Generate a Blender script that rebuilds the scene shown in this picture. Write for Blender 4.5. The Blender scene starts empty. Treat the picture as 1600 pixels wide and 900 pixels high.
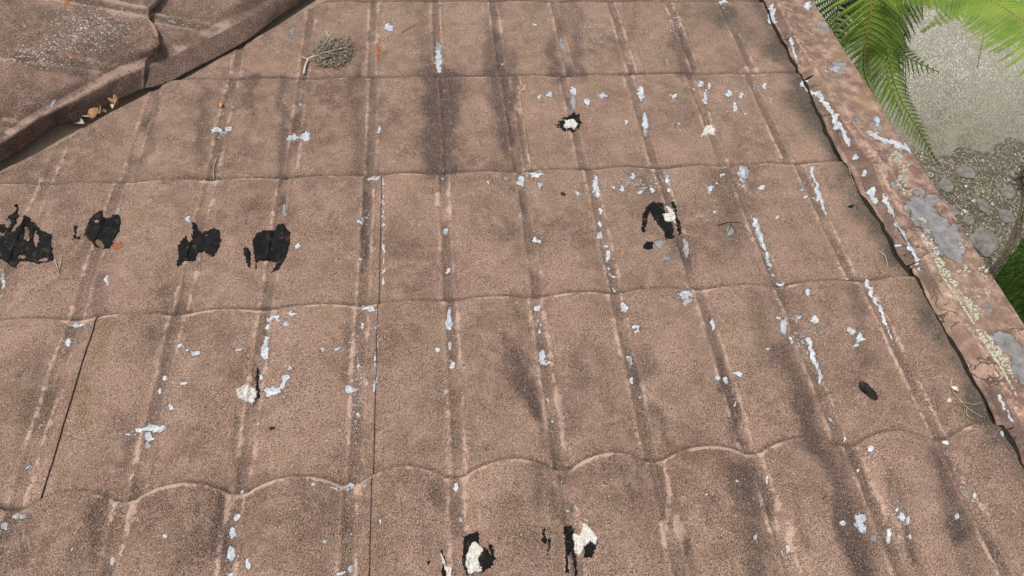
import bpy, bmesh, math, random
import numpy as np
from mathutils import Matrix, Vector
D=bpy.data; SC=bpy.context.scene; COL=SC.collection
random.seed(7); RG=np.random.default_rng(7)
R=math.radians
PITCH=R(20); Z0=2.30
# ------------------------------------------------------------------ camera
F=1000.0; PW=0.17932; CS=0.37
CAM=np.array([0.174573,-1.859786,1.105614])
RM=np.array([[0.99368,-0.096388,0.057532],[-0.045627,-0.815094,-0.57753],[0.102561,0.571255,-0.81434]])
for i in range(3): RM[i]/=np.linalg.norm(RM[i])
cp,sp=math.cos(PITCH),math.sin(PITCH)
RW=np.array([[1,0,0],[0,cp,sp],[0,-sp,cp]])            # roof frame -> world
def to_world(P): return P@RW.T+np.array([0,0,Z0])
def to_local(P): return (P-np.array([0,0,Z0]))@RW
cam=D.cameras.new('camera'); co=D.objects.new('camera',cam); COL.objects.link(co)
cam.sensor_width=36; cam.lens=36*F/1600; cam.clip_start=.02; cam.clip_end=500
B=np.stack([RM[0],-RM[1],-RM[2]],1); B=RW@B; Lc=to_world(CAM)
M=Matrix([[*B[0],Lc[0]],[*B[1],Lc[1]],[*B[2],Lc[2]],[0,0,0,1]]); co.matrix_world=M
SC.camera=co
# ------------------------------------------------------------------ world and sun
SUN=Vector((-0.34,0.40,0.95)).normalized()
w=D.worlds.new("World"); SC.world=w; w.use_nodes=True; nt=w.node_tree; nt.nodes.clear()
sky=nt.nodes.new('ShaderNodeTexSky'); sky.sky_type='NISHITA'; sky.sun_disc=False
sky.sun_elevation=math.asin(SUN.z); sky.sun_rotation=math.atan2(SUN.x,SUN.y)%(2*math.pi)
sky.dust_density=3.0; sky.air_density=1.0
bg=nt.nodes.new('ShaderNodeBackground'); bg.inputs[1].default_value=0.105
hs=nt.nodes.new('ShaderNodeHueSaturation'); hs.inputs['Saturation'].default_value=0.35     # thin cloud cover whitens the sky
ow=nt.nodes.new('ShaderNodeOutputWorld'); nt.links.new(sky.outputs[0],hs.inputs['Color']); nt.links.new(hs.outputs[0],bg.inputs[0]); nt.links.new(bg.outputs[0],ow.inputs[0])
sl=D.lights.new('sun','SUN'); sl.energy=2.9; sl.angle=R(5); sl.color=(1,.95,.88)
so=D.objects.new('sun',sl); COL.objects.link(so); so.rotation_euler=SUN.to_track_quat('Z','Y').to_euler()
vs=SC.view_settings; vs.view_transform='Standard'; vs.look='None'; vs.gamma=1; vs.exposure=0.42; vs.use_curve_mapping=False

# ------------------------------------------------------------------ measuring helpers
def proj(P):            # roof-frame points -> where the photo shows them (1600 wide)
    c=(P-CAM)@RM.T
    return 800+F*c[...,0]/c[...,2], 450+F*c[...,1]/c[...,2]
def ray(px,py):
    return np.array([(px-800)/F,(py-450)/F,1.0])@RM
def on_roof(px,py,z=0.0):
    d=ray(px,py); t=(z-CAM[2])/d[2]; return CAM+d*t
def at_z(px,py,z):      # world point at world height z
    d=RW@ray(px,py); o=to_world(CAM); t=(z-o[2])/d[2]; return o+d*t
TAB=RG.random((256,256))
def vn(x,y,seed=0):
    x=np.asarray(x,float)+seed*17.31; y=np.asarray(y,float)+seed*9.73
    xi=np.floor(x).astype(int); yi=np.floor(y).astype(int); fx=x-xi; fy=y-yi
    fx=fx*fx*(3-2*fx); fy=fy*fy*(3-2*fy)
    a=TAB[xi%256,yi%256]; b=TAB[(xi+1)%256,yi%256]; c=TAB[xi%256,(yi+1)%256]; d=TAB[(xi+1)%256,(yi+1)%256]
    return (a*(1-fx)+b*fx)*(1-fy)+(c*(1-fx)+d*fx)*fy
def fbm(x,y,seed=0,o=3):
    s=0;a=.5;n=0
    for k in range(o): s=s+a*vn(x*2**k,y*2**k,seed+k*5);n+=a;a*=.5
    return s/n
def ss(a,b,x):
    t=np.clip((x-a)/(b-a),0,1); return t*t*(3-2*t)

# ------------------------------------------------------------------ objects
def link(o,parent=None):
    COL.objects.link(o)
    if parent is not None: o.parent=parent
    return o
def tag(o,label=None,cat=None,group=None,kind=None):
    if label: o['label']=label
    if cat: o['category']=cat
    if group: o['group']=group
    if kind: o['kind']=kind
    return o
def empty(name,loc=(0,0,0),rot=(0,0,0)):
    o=D.objects.new(name,None); o.location=loc; o.rotation_euler=rot; o.empty_display_size=.1; return link(o)
def mesh_obj(name,verts,faces,mat,parent=None,smooth=True,attrs=None):
    me=D.meshes.new(name); verts=np.asarray(verts,float)
    if isinstance(faces,np.ndarray):
        n=len(faces); k=faces.shape[1]
        me.vertices.add(len(verts)); me.vertices.foreach_set('co',verts.ravel())
        me.loops.add(n*k); me.loops.foreach_set('vertex_index',faces.ravel().astype(np.int32))
        me.polygons.add(n); me.polygons.foreach_set('loop_start',np.arange(0,n*k,k,dtype=np.int32)); me.polygons.foreach_set('loop_total',np.full(n,k,dtype=np.int32))
        me.update(calc_edges=True)
    else: me.from_pydata([tuple(v) for v in verts],[],faces)
    if smooth: me.polygons.foreach_set('use_smooth',np.ones(len(me.polygons),dtype=bool))
    if attrs:
        for k,a in attrs.items():
            at=me.attributes.new(k,'FLOAT_COLOR','POINT'); at.data.foreach_set('color',np.asarray(a,dtype=np.float32).ravel())
    me.materials.append(mat); me.validate()
    return link(D.objects.new(name,me),parent)
def gridfaces(nr,nc,off=0,flip=False):
    i=np.arange(nr-1)[:,None]*nc+np.arange(nc-1)[None,:]+off
    f=np.stack([i,i+1,i+nc+1,i+nc],-1).reshape(-1,4)
    return f[:,::-1].copy() if flip else f

# ------------------------------------------------------------------ materials
def newmat(name):
    m=D.materials.new(name); m.use_nodes=True; t=m.node_tree; t.nodes.clear()
    o=t.nodes.new('ShaderNodeOutputMaterial'); b=t.nodes.new('ShaderNodeBsdfPrincipled'); t.links.new(b.outputs[0],o.inputs[0])
    return m,t,b
class NB:
    def __init__(s,t): s.t=t
    def n(s,k,**kw):
        x=s.t.nodes.new(k)
        for a,v in kw.items(): setattr(x,a,v)
        return x
    def L(s,a,b): s.t.links.new(a,b)
    def sock(s,x,i):
        if hasattr(x,'type') and hasattr(x,'is_output'): s.L(x,i)
        else: i.default_value=x
    def math(s,op,a,b=None,c=None,clamp=False):
        x=s.n('ShaderNodeMath',operation=op); x.use_clamp=clamp
        s.sock(a,x.inputs[0])
        if b is not None: s.sock(b,x.inputs[1])
        if c is not None: s.sock(c,x.inputs[2])
        return x.outputs[0]
    def mr(s,v,a,b,c=0,d=1,smooth=False):
        x=s.n('ShaderNodeMapRange'); x.interpolation_type='SMOOTHSTEP' if smooth else 'LINEAR'
        s.sock(v,x.inputs[0]); 
        for k,q in zip((1,2,3,4),(a,b,c,d)): s.sock(q,x.inputs[k])
        return x.outputs[0]
    def mix(s,f,a,b,mode='MIX'):
        x=s.n('ShaderNodeMix',data_type='RGBA',blend_type=mode)
        s.sock(f,x.inputs[0])
        for v,i in ((a,6),(b,7)):
            if isinstance(v,tuple): x.inputs[i].default_value=(*v,1)
            else: s.L(v,x.inputs[i])
        return x.outputs[2]
    def noise(s,co,sc,det=2,rough=.5,dist=0,out=0):
        x=s.n('ShaderNodeTexNoise'); s.L(co,x.inputs['Vector']); x.inputs['Scale'].default_value=sc; x.inputs['Detail'].default_value=det; x.inputs['Roughness'].default_value=rough; x.inputs['Distortion'].default_value=dist
        return x.outputs[out]
    def vor(s,co,sc,feat='F1',out=0,rnd=1):
        x=s.n('ShaderNodeTexVoronoi',feature=feat); s.L(co,x.inputs['Vector']); x.inputs['Scale'].default_value=sc; x.inputs['Randomness'].default_value=rnd
        return x.outputs[out]
    def bump(s,h,st,dist,prev=None):
        x=s.n('ShaderNodeBump'); s.sock(st,x.inputs['Strength']); x.inputs['Distance'].default_value=dist; s.L(h,x.inputs['Height'])
        if prev: s.L(prev,x.inputs['Normal'])
        return x.outputs[0]
def coat(name,smoothness=0.0,tint=1.0):
    """stone-chip coated, repainted steel; marks come from the meshes' own attributes"""
    m,t,b=newmat(name); N=NB(t)
    co=N.n('ShaderNodeTexCoord').outputs['Object']
    A=N.n('ShaderNodeAttribute',attribute_name='marks'); sa=N.n('ShaderNodeSeparateColor'); N.L(A.outputs['Color'],sa.inputs[0]); worn=A.outputs['Alpha']
    peel,grey,dark=sa.outputs
    A2=N.n('ShaderNodeAttribute',attribute_name='growth'); s2=N.n('ShaderNodeSeparateColor'); N.L(A2.outputs['Color'],s2.inputs[0])
    moss_shade,rust,ochre=s2.outputs; speck=A2.outputs['Alpha']
    big=N.noise(co,5,4,.6); med=N.noise(co,32,5,.65); rag=N.noise(co,95,6,.72,.3); rag2=N.noise(co,210,4,.7)
    grain=N.noise(co,450,2,.65); chips=N.vor(co,430)
    rnd=N.n('ShaderNodeObjectInfo').outputs['Random']
    c1=(.200,.118,.084) if tint==1 else (.125,.073,.055); c2=(.385,.244,.182) if tint==1 else (.165,.094,.074)
    base=N.mix(N.mr(N.math('ADD',big,N.math('MULTIPLY',N.math('SUBTRACT',rnd,.5),.10)),.34,.66),c1,c2)
    base=N.mix(N.mr(N.noise(co,3.1,5,.7),.48,.68,0,.45),base,(.29,.215,.135))
    base=N.mix(N.mr(med,.44,.66,0,.7),base,(.43,.29,.225))
    base=N.mix(N.mr(N.noise(co,14,5,.7),.52,.72,0,.5),base,(.15,.10,.08))
    base=N.mix(N.mr(N.noise(co,9.3,5,.7),.54,.74,0,.55),base,(.26,.185,.10))
    # pink bare film where the chips have worn away
    wm=N.mr(N.math('ADD',worn,N.math('MULTIPLY',N.math('SUBTRACT',rag,.5),2.4)),.34,.80,0,.75,True)
    base=N.mix(wm,base,(.47,.325,.255))
    # water stains, plus shade painted at laps, the folded side and the barge upstand
    dk=N.mr(N.math('ADD',N.math('MULTIPLY',dark,N.mr(big,.3,.6,.7,1.1)),N.math('ADD',N.math('MULTIPLY',N.math('SUBTRACT',rag2,.5),.7),N.math('MULTIPLY',N.math('SUBTRACT',rag,.5),.6))),.08,1.05,0,.84)
    base=N.mix(dk,base,(.068,.042,.036))
    base=N.mix(N.mr(N.math('ADD',moss_shade,N.math('MULTIPLY',N.math('SUBTRACT',med,.5),1.4)),.2,1.0,0,.8),base,(.062,.058,.042))
    base=N.mix(N.mr(N.math('ADD',ochre,N.math('MULTIPLY',N.math('SUBTRACT',rag,.5),1.2)),.2,1.1,0,.7),base,(.23,.155,.075))
    base=N.mix(N.mr(N.math('ADD',rust,N.math('MULTIPLY',N.math('SUBTRACT',rag,.5),.8)),.35,.7,0,.9),base,(.36,.10,.025))
    if tint!=1:      # grimy, mottled flashing
        base=N.mix(N.mr(N.noise(co,24,6,.75),.54,.70,0,.4),base,(.085,.062,.048))
        base=N.mix(N.mr(N.noise(co,70,5,.75),.63,.69,0,.6),base,(.20,.19,.16))
        base=N.mix(N.mr(N.noise(co,7,5,.75),.48,.75,0,.35),base,(.13,.08,.062))
    if tint!=1:
        dn=N.n('ShaderNodeTexNoise'); N.L(co,dn.inputs['Vector']); dn.inputs['Scale'].default_value=30; dn.inputs['Detail'].default_value=4
        wv=N.mix(.06,co,dn.outputs['Color'],'ADD')
        ve=N.vor(wv,16,'DISTANCE_TO_EDGE'); ck=N.math('MULTIPLY',N.mr(ve,.012,.035,1,0),N.mr(N.noise(co,8,3,.6),.54,.58))
        base=N.mix(N.math('MULTIPLY',ck,.85),base,(.03,.02,.016))
    # grain
    k=1-smoothness
    gm=N.mr(grain,.39,.53,.26 if k>.5 else .8,1.16)
    gm2=N.mr(chips,.0,.55,1.18,.72 if k>.5 else .95)
    g=N.math('MULTIPLY',gm,gm2); keepg=N.mr(N.noise(co,11,5,.75),.40,.58,.68,1); g=N.math('ADD',N.math('MULTIPLY',g,keepg),N.math('MULTIPLY',N.math('SUBTRACT',1.0,keepg),.86))
    g=N.math('ADD',N.math('MULTIPLY',g,N.math('SUBTRACT',1.0,N.math('MULTIPLY',wm,.6))),N.math('MULTIPLY',wm,.6))
    gc=N.n('ShaderNodeCombineColor'); [N.L(g,gc.inputs[i]) for i in range(3)]
    base=N.mix(1.0,base,gc.outputs[0],'MULTIPLY')
    lt=N.mr(N.noise(co,480,1,.5),.64,.71,0,.6*k)
    base=N.mix(lt,base,(.62,.52,.45))
    # fine white flecks, denser where 'speck' is high
    sv=N.math('ADD',N.noise(co,190,3,.6),N.math('MULTIPLY',speck,.135))
    sm=N.mr(sv,.735,.765,0,1)
    base=N.mix(N.math('MULTIPLY',sm,N.mr(med,.4,.6,.35,1)),base,(.50,.51,.50))
    # peeled places: pale primer and bare grey zinc
    pv=N.math('ADD',peel,N.math('ADD',N.math('MULTIPLY',N.math('SUBTRACT',rag,.5),.95),N.math('MULTIPLY',N.math('SUBTRACT',rag2,.5),.5)))
    gv=N.math('ADD',grey,N.math('MULTIPLY',N.math('SUBTRACT',rag,.5),.55))
    pm=N.mr(pv,.56,.61,0,.93); gmk=N.mr(gv,.50,.54)
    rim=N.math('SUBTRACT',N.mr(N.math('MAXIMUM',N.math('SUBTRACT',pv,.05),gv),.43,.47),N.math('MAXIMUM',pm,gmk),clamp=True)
    base=N.mix(N.math('MULTIPLY',rim,.8),base,(.055,.038,.030))  # dark rim paints the edge shadow of the flaked coat around peels
    pc=N.mix(N.mr(N.noise(co,60,4,.7),.35,.65),(.28,.33,.39),(.52,.565,.61))
    zc=N.mix(N.mr(N.noise(co,45,5,.75),.35,.68),(.115,.118,.12),(.30,.31,.32))
    base=N.mix(gmk,base,zc); base=N.mix(pm,base,pc)
    base=N.mix(N.math('MULTIPLY',N.math('MAXIMUM',pm,gmk),N.mr(rag2,.50,.60,0,.8)),base,(.25,.18,.14))
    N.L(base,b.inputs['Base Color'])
    bare=N.math('MAXIMUM',pm,gmk)
    N.L(N.mr(gmk,0,1,.82,.5),b.inputs['Roughness']); N.L(N.math('MULTIPLY',gmk,.25),b.inputs['Metallic'])
    b.inputs['Specular IOR Level'].default_value=.35
    hgt=N.math('ADD',N.math('MULTIPLY',N.math('SUBTRACT',1.0,bare),1.0),0.0)
    nb=N.bump(hgt,.6,.0012)
    keep=N.math('MULTIPLY',N.math('SUBTRACT',1.0,N.math('MULTIPLY',bare,.8)),N.math('SUBTRACT',1.0,N.math('MULTIPLY',wm,.5)))
    gr=N.math('ADD',N.math('MULTIPLY',chips,-.5),N.math('MULTIPLY',grain,1.4))
    nb=N.bump(gr,N.math('MULTIPLY',keep,.8*k+.15),.0030,nb)
    nb=N.bump(med,.5,.003,nb)
    N.L(nb,b.inputs['Normal'])
    return m
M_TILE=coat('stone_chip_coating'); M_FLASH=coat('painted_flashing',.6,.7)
def simple(name,c1,c2,scale=60,rough=.8,bump=.3,bd=.002,spec=.4,det=5,metal=0,trans=None):
    m,t,b=newmat(name); N=NB(t); co=N.n('ShaderNodeTexCoord').outputs['Object']
    n=N.noise(co,scale,det,.65); N.L(N.mix(N.mr(n,.33,.67),c1,c2),b.inputs['Base Color'])
    b.inputs['Roughness'].default_value=rough; b.inputs['Specular IOR Level'].default_value=spec; b.inputs['Metallic'].default_value=metal
    N.L(N.bump(n,bump,bd),b.inputs['Normal'])
    if trans:
        tr=N.n('ShaderNodeBsdfTranslucent'); tr.inputs[0].default_value=(*trans,1); mx=N.n('ShaderNodeMixShader'); mx.inputs[0].default_value=.35
        N.L(b.outputs[0],mx.inputs[1]); N.L(tr.outputs[0],mx.inputs[2]); N.L(mx.outputs[0],t.nodes['Material Output'].inputs[0])
    return m
M_TAR=simple('bitumen',(.0015,.0015,.0018),(.006,.006,.006),350,.5,1,.0022,.10,4)
def tar():
    m,t,b=newmat('bitumen'); N=NB(t); co=N.n('ShaderNodeTexCoord').outputs['Object']
    n=N.noise(co,350,4,.65); c=N.mix(N.mr(n,.35,.65),(.0015,.0015,.0018),(.007,.007,.007))
    wear=N.math('MULTIPLY',N.mr(N.noise(co,55,5,.7),.54,.64),N.mr(N.noise(co,520,2,.6),.50,.58)); c=N.mix(N.math('MULTIPLY',wear,.6),c,(.16,.11,.085))
    c=N.mix(N.mr(N.noise(co,120,5,.8),.66,.69,0,.8),c,(.42,.40,.38))
    N.L(c,b.inputs['Base Color']); N.L(N.mr(N.noise(co,30,3,.6),.4,.6,.3,.7),b.inputs['Roughness']); b.inputs['Specular IOR Level'].default_value=.14
    N.L(N.bump(n,1,.0025,N.bump(N.noise(co,70,3,.6),.8,.004)),b.inputs['Normal']); return m
M_TAR=tar()
M_WHITE=simple('white_sealant',(.38,.36,.32),(.64,.62,.58),260,.7,1,.003,.3,4)
M_GUT=simple('valley_metal',(.16,.115,.08),(.27,.20,.145),18,.65,.2)
M_TWIG=simple('dry_twig',(.16,.125,.09),(.44,.375,.29),90,.85)
M_STICK=simple('grey_stick',(.26,.225,.18),(.50,.46,.40),120,.85)
M_LEAFB=simple('dead_leaf',(.16,.075,.03),(.38,.22,.10),110,.7)
M_LEAFP=simple('pale_dead_leaf',(.34,.30,.20),(.58,.52,.38),90,.7)
M_LEAFO=simple('orange_leaf',(.38,.13,.04),(.50,.20,.07),160,.7)
M_BARK=simple('dark_bark',(.010,.009,.008),(.055,.049,.040),260,.9,1,.005,.1)
M_GREEN=simple('fern_green',(.11,.20,.02),(.27,.38,.05),7,.5,.1,trans=(.24,.40,.03))
M_GREEN2=simple('fern_dark_shaded',(.035,.085,.014),(.075,.15,.025),8,.55,.1,trans=(.06,.14,.015))  # darker fern green; also holds the shade of the under-fronds
M_RACH=simple('fern_stalk',(.12,.08,.02),(.26,.24,.05),60,.7)
M_WALL=simple('house_wall',(.40,.36,.30),(.46,.42,.36),12,.9)
M_FASC=simple('fascia_paint',(.22,.15,.12),(.26,.18,.145),20,.6)

# ------------------------------------------------------------------ paint marks measured on the roof
PEEL="""685 95 5 24;608 42 9 6;836 39 5 3;592 203 3 8;589 236 2 3;896 142 6 7;942 150 9 4;1001 145 5 15;1008 192 4 18;858 149 6 4;844 151 4 2;1052 148 8 4;979 192 4 5;1062 194 3 3;918 158 4 6
814 282 7 10;838 272 18 4;843 290 5 5;930 288 6 18;584 278 12 3;763 282 3 3;790 279 4 3;959 292 4 4;972 294 5 4;1001 299 8 4;1018 295 5 5;989 277 5 6;1043 279 4 7;1045 297 3 5;902 301 4 3
1095 130 5 5;1102 152 4 13;1085 140 3 2;1109 133 2 7;1139 147 6 6;1149 167 5 8;1158 149 5 4;1165 179 3 3;1203 156 3 3;1195 135 3 5;1160 270 7 11;1127 272 3 5;1109 294 5 7;1121 287 4 4;1268 267 3 10;1276 294 4 12;1252 297 5 5;1191 294 6 3;1130 3 10 2
5 440 3 18;167 438 3 12;294 342 4 5;466 384 5 4;122 510 22 3;105 536 4 8;306 551 10 5;280 541 6 4;293 547 4 3;372 546 5 2;426 498 22 3;456 490 11 3;419 512 4 6;448 505 5 4;414 546 6 22;446 590 8 7;408 588 3 5;285 597 8 4;257 590 3 6;503 548 3 3;527 546 6 5;451 575 4 3
250 612 3 8;267 635 4 8;243 669 22 8;216 672 8 6;233 684 8 8;203 678 6 3;426 612 17 7;441 602 5 8;404 664 3 3;8 822 7 10;113 860 3 7;258 839 4 4;248 845 4 2;370 809 5 9;363 832 6 10;361 866 6 18;358 896 5 6;371 871 3 4;388 882 7 7;524 886 3 5;532 898 8 3;491 758 7 3;520 763 12 2;508 846 4 2;584 605 4 8
562 345 8 4;562 404 3 2;699 424 3 6;839 375 9 4;938 330 4 5;938 350 4 9;937 367 3 6;949 401 4 12;945 386 4 4;934 301 5 8;680 321 2 2;1071 460 12 8;1073 470 6 6;702 498 5 19;702 539 3 6;705 571 4 8;684 546 5 4;839 481 6 7;843 517 3 5;847 560 5 17;856 565 6 4;975 480 6 10;994 512 7 5;988 593 3 8;574 482 13 3;807 473 4 3;560 570 2 12;1065 593 3 3
1180 347 4 8;1188 374 4 8;1278 306 3 11;1285 321 3 9;1258 309 5 2;1117 331 3 4;1214 339 3 4;1224 509 6 15;1237 531 4 6;1217 497 4 4;1249 495 4 5;1263 534 6 8;1271 560 4 13;1280 590 4 13;1274 499 6 10;1281 519 4 3;1263 458 4 6;1330 516 7 6;1344 529 7 8;1337 539 7 5;1114 507 4 10;1153 585 9 5;1133 593 5 7;1121 592 5 4;1200 544 4 3;1219 445 8 3;1323 436 3 2
1148 630 3 4;1111 611 3 2;1319 687 3 3;1476 692 7 3;1458 694 2 3;1198 750 3 10;1344 813 10 12;1347 826 8 8;1317 819 6 3;1388 839 4 13;1402 795 4 8;1410 808 5 7;1419 812 4 8;1421 841 3 5;1495 807 5 5;1181 839 3 4;1203 835 3 2;1178 779 3 3;1153 751 3 3;1104 771 5 3;1506 748 2 4;1523 775 2 9;1342 735 3 3;1360 700 6 6
547 608 11 6;559 648 4 5;695 613 4 5;856 625 3 7;863 658 3 3;1000 620 3 4;545 761 16 3;569 758 6 3;711 762 5 8;755 776 3 4;594 817 2 5;820 610 3 2;535 898 5 3
338 203 8 5;357 202 7 6;350 207 4 2;458 215 11 6;476 213 9 8;81 163 4 6;85 157 5 3;342 203 4 4
1205 27 6 12;1263 8 6 7;1336 246 5 6;1352 272 7 4;1361 300 8 10;1367 312 6 7;1400 384 9 4;1368 207 7 3;1371 190 4 9;1567 670 3 7;1566 678 3 5;1443 455 4 2;1434 420 5 2;1306 190 5 14;1290 110 5 3;1305 108 7 3"""
GREY="""878 71 4 8;1043 98 4 5;455 50 3 10;685 88 6 24;444 328 4 10;696 362 4 4;1030 382 8 7;1043 406 6 4;1200 404 4 14;1072 387 5 15;1141 362 6 7;1137 357 4 4;1330 321 8 4;230 697 4 6;34 807 17 4;174 876 3 8;719 813 4 4;549 890 4 8;1364 841 5 5;1230 858 4 10;1388 839 5 15;839 500 5 3;984 566 3 8;1400 100 4 4;185 330 4 6;1008 195 5 20;896 158 4 14;1185 360 5 16;1161 270 9 13
1432 320 13 14;1445 335 20 20;1422 322 10 8;1462 352 22 18;1480 370 20 20;1492 386 15 20;1470 392 12 8;1455 312 12 9;1500 405 6 8;1565 528 20 9;1575 540 20 12;1590 552 14 12;1600 566 8 12;1540 478 6 5;1548 488 5 4;1590 570 10 14;1598 585 8 14;1305 108 12 5;1312 112 7 4;1299 46 5 3;1283 41 8 3;1291 44 9 4;1311 100 12 5;1340 188 6 4;1370 190 6 9;1376 200 5 4;1398 289 6 5;1398 288 8 4;1435 300 10 5;1560 340 1 1"""
DARK="""803 128 820 262 7 .65;690 124 680 262 30 .35;480 130 470 200 10 .4;395 125 385 250 8 .35;740 660 745 720 10 .3;318 135 315 240 11 .7;390 122 388 160 12 .6;240 150 225 255 8 .6;443 128 435 285 9 .7;555 122 562 262 15 .6;640 130 640 130 8 .3;678 122 680 262 20 .85;705 122 700 262 18 .75;775 122 790 215 13 .85;790 215 806 265 8 .7;766 60 768 118 15 .8;790 70 800 118 10 .6;858 65 872 118 13 .8;903 60 905 118 12 .7;658 5 652 60 10 .4;672 65 668 112 16 .5;1057 50 1068 110 13 .8;900 0 902 40 12 .5;880 0 885 50 8 .5;775 0 770 40 10 .4;565 60 560 118 8 .4
572 300 572 420 7 .7;790 350 795 362 13 .6;803 292 812 325 6 .7;260 455 275 490 16 .5;160 430 150 490 9 .5;1138 355 1138 385 26 .6;1062 375 1080 400 18 .7;1130 275 1145 320 18 .6;1290 270 1300 300 8 .3;1010 290 1030 310 14 .5;990 275 1020 290 14 .4;100 300 90 340 10 .4;20 310 10 350 12 .4;450 300 455 340 9 .4;985 300 1000 320 8 .2
800 555 832 640 14 .8;815 570 860 720 9 .55;905 560 890 660 20 .55;1000 560 1010 575 18 .7;645 512 650 530 14 .35;1020 640 1045 690 11 .7;1222 545 1265 690 20 .8;1178 465 1200 560 14 .5;1337 460 1350 570 13 .6;236 520 230 560 7 .5;540 510 548 600 8 .55;200 690 195 740 11 .5;366 650 368 760 5 .5;1133 600 1155 690 11 .7;1252 630 1275 700 14 .6;1120 560 1130 610 8 .3;1000 590 1015 680 6 .3;60 560 30 700 9 .35;100 560 70 650 7 .3
44 810 30 880 13 .6;146 795 150 880 11 .7;340 780 336 865 12 .95;682 755 690 790 13 .55;835 735 845 790 16 .5;868 765 885 830 9 .7;1155 730 1190 900 18 .75;1165 740 1195 800 12 .5;1297 712 1345 900 20 .85;1310 800 1350 900 14 .4;1465 712 1500 830 16 .75;1500 820 1520 900 18 .5;1070 850 1080 900 13 .6;1050 770 1075 860 9 .4;1420 830 1440 900 12 .5;1400 740 1420 800 8 .5;880 740 900 740 9 .4;500 770 500 900 10 .2;1235 740 1265 850 7 .5;1385 730 1425 880 6 .5
1397 385 1412 412 6 1.3;1272 150 1286 182 5 .8;1302 215 1318 242 5 .7;1385 345 1398 378 7 .8;1545 612 1562 642 8 .7;1230 58 1240 88 4 .6;130 100 180 60 30 .35;30 95 130 110 9 .6;60 30 150 30 10 .3;250 40 330 50 12 .3;20 180 60 178 10 .5"""
MOSS="""1127 25 40 25 .8;1171 60 26 24 .7;1210 75 18 14 .6;1205 90 14 12 .5;1249 150 30 30 .9;1270 190 20 26 .6;1290 225 16 20 .5;1315 290 22 26 .7;1340 330 22 22 .7;1365 360 20 22 .6;1390 400 16 18 .6;1440 500 14 30 .5;1460 530 12 20 .4;1520 625 16 26 .8;1540 650 14 14 .8;950 15 26 14 .4;1140 20 14 14 .5;1350 400 18 14 .3;640 510 14 14 .3;195 555 14 8 .4;1545 690 20 14 .6;1545 740 14 24 .4;1300 250 14 14 .4;1020 20 20 16 .4;180 50 30 14 .3"""
RUST="""104 5 8 7 1;183 384 9 6 1.3;591 80 4 20 .9;345 163 2 2 .3;700 418 4 4 .8;603 481 8 3 .7;108 90 9 6 .5;104 88 7 5 .5;1387 829 3 5 .5;1520 460 4 3 .3"""
OCHRE="""585 30 12 26 .6;575 470 26 12 .8;160 540 12 40 .7;130 640 12 60 .7;95 740 12 40 .6;575 560 8 20 .3;600 790 18 22 .4;180 830 8 22 1;540 850 10 30 .6;220 345 16 22 .5;215 330 12 10 .5;1310 80 14 18 .7;1322 90 12 16 .7;1345 150 20 24 .6;1372 205 20 9 1.1;1378 210 12 6 1.2;1360 165 18 18 .7;1420 440 26 12 .7;1440 470 10 14 .7;1320 640 14 14 .3;1190 560 10 30 .5;1130 520 12 30 .5;840 380 14 20 .3;690 400 8 40 .4;1430 440 10 10 .4;1120 440 14 6 .5;820 200 5 60 .7;575 500 6 20 .4;1455 310 10 14 .3;1490 350 20 26 .45;180 58 8 8 .9;985 40 4 30 .6;1370 780 14 30 .4;640 20 30 14 .4"""
WORN="""814 140 3 25 .9;820 190 3 30 .9;826 245 3 25 .9;590 40 16 40 .35;735 30 24 40 .3;790 45 20 30 .3;745 60 14 14 .3;1010 40 26 50 .3;760 170 16 60 .35;640 190 16 60 .3;690 330 14 40 .35;560 545 20 20 .3;1090 330 20 20 .35;1200 330 20 50 .3;1400 560 20 30 .3;975 560 8 20 .3;720 580 16 20 .3;1085 810 18 30 .35;1040 800 6 40 .8;1062 835 9 16 .6;1215 820 8 30 .7;1240 825 9 30 .8;1380 800 5 30 .7;1400 820 5 30 .6;360 790 10 22 .7;180 790 8 22 .6;210 800 10 26 .5;40 850 6 30 .6;875 640 8 26 .7;888 590 10 20 .5;1090 790 10 10 .4;1450 790 20 40 .35;1550 760 14 60 .35;1320 430 40 8 .4;1165 110 60 5 .5"""
SPECK="""1145 160 40 34 1;990 285 60 20 1;1100 285 80 26 .7;140 45 90 40 1.2;60 85 60 20 1;650 70 22 34 1;600 50 16 30 1;1040 40 50 40 .9;940 60 30 40 .7;750 20 60 16 .7;900 40 60 30 .6;1190 130 40 16 .6;280 560 30 50 .9;440 560 30 60 .9;550 560 30 70 .9;250 620 30 30 .6;560 640 20 40 .8;1260 520 40 60 .8;1340 520 20 20 1;1150 560 40 40 .5;850 540 30 50 .7;1405 800 24 36 1.2;1360 700 24 20 1;1170 790 50 60 .6;1340 790 40 60 .5;900 790 120 60 .5;1500 780 40 60 .5;720 780 80 50 .4;490 880 60 30 .6;100 540 40 30 .5;80 345 40 20 .7;480 120 20 60 .4;1450 360 30 60 .8;1390 250 30 20 .8;1520 460 40 40 .7;910 320 60 40 .5;1230 310 60 40 .7;590 330 20 40 .4"""
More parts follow.
